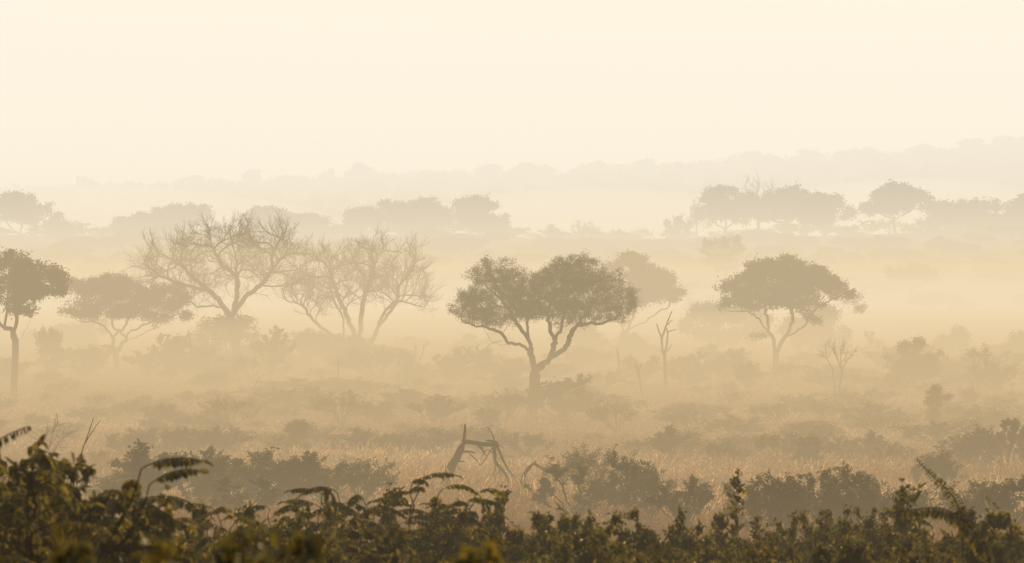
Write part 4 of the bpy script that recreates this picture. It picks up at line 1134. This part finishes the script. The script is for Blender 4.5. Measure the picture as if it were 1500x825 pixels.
haze('ground_haze', 'tan dusty mist hugging the grass of the plain', 24.0, -3.0, 1 / 250, (0.70, 0.478, 0.248))
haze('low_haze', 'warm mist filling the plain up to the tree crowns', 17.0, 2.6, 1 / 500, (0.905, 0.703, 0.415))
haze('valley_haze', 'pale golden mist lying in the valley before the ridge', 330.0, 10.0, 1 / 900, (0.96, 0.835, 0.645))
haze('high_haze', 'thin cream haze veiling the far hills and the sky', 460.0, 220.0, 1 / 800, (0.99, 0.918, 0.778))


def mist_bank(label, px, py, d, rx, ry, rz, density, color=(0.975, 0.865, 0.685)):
    """a soft lens of mist lying in a hollow, bright by its own emission."""
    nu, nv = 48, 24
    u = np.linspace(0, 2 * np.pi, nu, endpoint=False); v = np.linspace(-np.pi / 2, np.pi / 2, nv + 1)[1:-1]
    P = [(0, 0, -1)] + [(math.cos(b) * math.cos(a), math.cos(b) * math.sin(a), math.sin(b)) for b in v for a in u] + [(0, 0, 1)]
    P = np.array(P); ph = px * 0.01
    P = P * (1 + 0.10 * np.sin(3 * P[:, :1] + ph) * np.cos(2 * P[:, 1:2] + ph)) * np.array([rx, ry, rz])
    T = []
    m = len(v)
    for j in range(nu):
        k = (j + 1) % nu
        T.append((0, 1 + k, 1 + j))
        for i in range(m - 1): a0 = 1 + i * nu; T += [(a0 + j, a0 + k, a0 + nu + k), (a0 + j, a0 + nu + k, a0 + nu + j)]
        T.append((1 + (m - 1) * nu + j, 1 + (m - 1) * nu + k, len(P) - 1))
    o = link('mist_haze', mesh_np('mist_haze', P, np.array(T), [glow_haze_mat('mist_haze_air', density, color)]))
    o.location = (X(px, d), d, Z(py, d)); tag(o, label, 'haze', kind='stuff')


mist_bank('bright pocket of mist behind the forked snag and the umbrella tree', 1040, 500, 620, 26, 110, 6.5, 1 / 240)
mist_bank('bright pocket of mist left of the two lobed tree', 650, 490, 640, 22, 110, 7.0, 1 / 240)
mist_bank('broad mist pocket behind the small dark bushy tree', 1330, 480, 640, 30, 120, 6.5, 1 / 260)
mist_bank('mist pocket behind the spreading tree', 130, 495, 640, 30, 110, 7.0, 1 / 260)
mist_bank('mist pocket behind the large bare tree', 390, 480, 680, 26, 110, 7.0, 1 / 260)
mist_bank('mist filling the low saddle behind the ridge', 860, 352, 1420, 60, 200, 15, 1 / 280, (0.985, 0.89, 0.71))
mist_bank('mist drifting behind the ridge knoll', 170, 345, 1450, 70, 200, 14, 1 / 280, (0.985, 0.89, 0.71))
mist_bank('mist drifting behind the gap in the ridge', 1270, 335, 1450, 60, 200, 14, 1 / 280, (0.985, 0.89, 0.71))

# ------------------------------------------------------------------ sun, sky, camera
SUN_EL, SUN_AZ = 24.0, 12.0                              # degrees; azimuth to the right of straight ahead
w = bpy.data.worlds.new('World'); scene.world = w; w.use_nodes = True
nt = w.node_tree; nt.nodes.clear()
sky = nt.nodes.new('ShaderNodeTexSky'); sky.sky_type = 'NISHITA'; sky.sun_disc = False
sky.sun_elevation = R(SUN_EL); sky.sun_rotation = R(SUN_AZ); sky.dust_density = 6.0; sky.air_density = 1.0; sky.ozone_density = 1.0
mul = nt.nodes.new('ShaderNodeMixRGB'); mul.blend_type = 'MULTIPLY'; mul.inputs[0].default_value = 1.0; mul.inputs[2].default_value = (1.0, 0.86, 0.66, 1)
bg = nt.nodes.new('ShaderNodeBackground'); bg.inputs[1].default_value = 0.15
out = nt.nodes.new('ShaderNodeOutputWorld')
nt.links.new(sky.outputs[0], mul.inputs[1]); nt.links.new(mul.outputs[0], bg.inputs[0]); nt.links.new(bg.outputs[0], out.inputs[0])

ld = bpy.data.lights.new('sun', 'SUN'); ld.energy = 4.0; ld.angle = R(0.5); ld.color = (1.0, 0.80, 0.55)
so = bpy.data.objects.new('sun', ld); col.objects.link(so)
to_sun = Vector((math.sin(R(SUN_AZ)) * math.cos(R(SUN_EL)), math.cos(R(SUN_AZ)) * math.cos(R(SUN_EL)), math.sin(R(SUN_EL))))
so.rotation_euler = to_sun.to_track_quat('Z', 'Y').to_euler()

cd = bpy.data.cameras.new('camera'); cam = bpy.data.objects.new('camera', cd); col.objects.link(cam)
cam.location = (0, 0, 0); cam.rotation_euler = (R(90), 0, 0)
cd.sensor_width = 36; cd.lens = 36 / (1500 * K); cd.clip_start = 0.5; cd.clip_end = 12000
cd.dof.use_dof = True; cd.dof.focus_distance = 190; cd.dof.aperture_fstop = 8.5
scene.camera = cam

scene.view_settings.view_transform = 'Standard'; scene.view_settings.look = 'None'; scene.view_settings.exposure = 0
scene.render.engine = 'CYCLES'
cy = scene.cycles
cy.max_bounces = 6; cy.diffuse_bounces = 2; cy.glossy_bounces = 2; cy.transmission_bounces = 4; cy.volume_bounces = 0; cy.transparent_max_bounces = 16
cy.use_adaptive_sampling = False
cy.use_denoising = True; cy.denoiser = 'OPENIMAGEDENOISE'; cy.denoising_input_passes = 'RGB_ALBEDO_NORMAL'
cy.caustics_reflective = False; cy.caustics_refractive = False
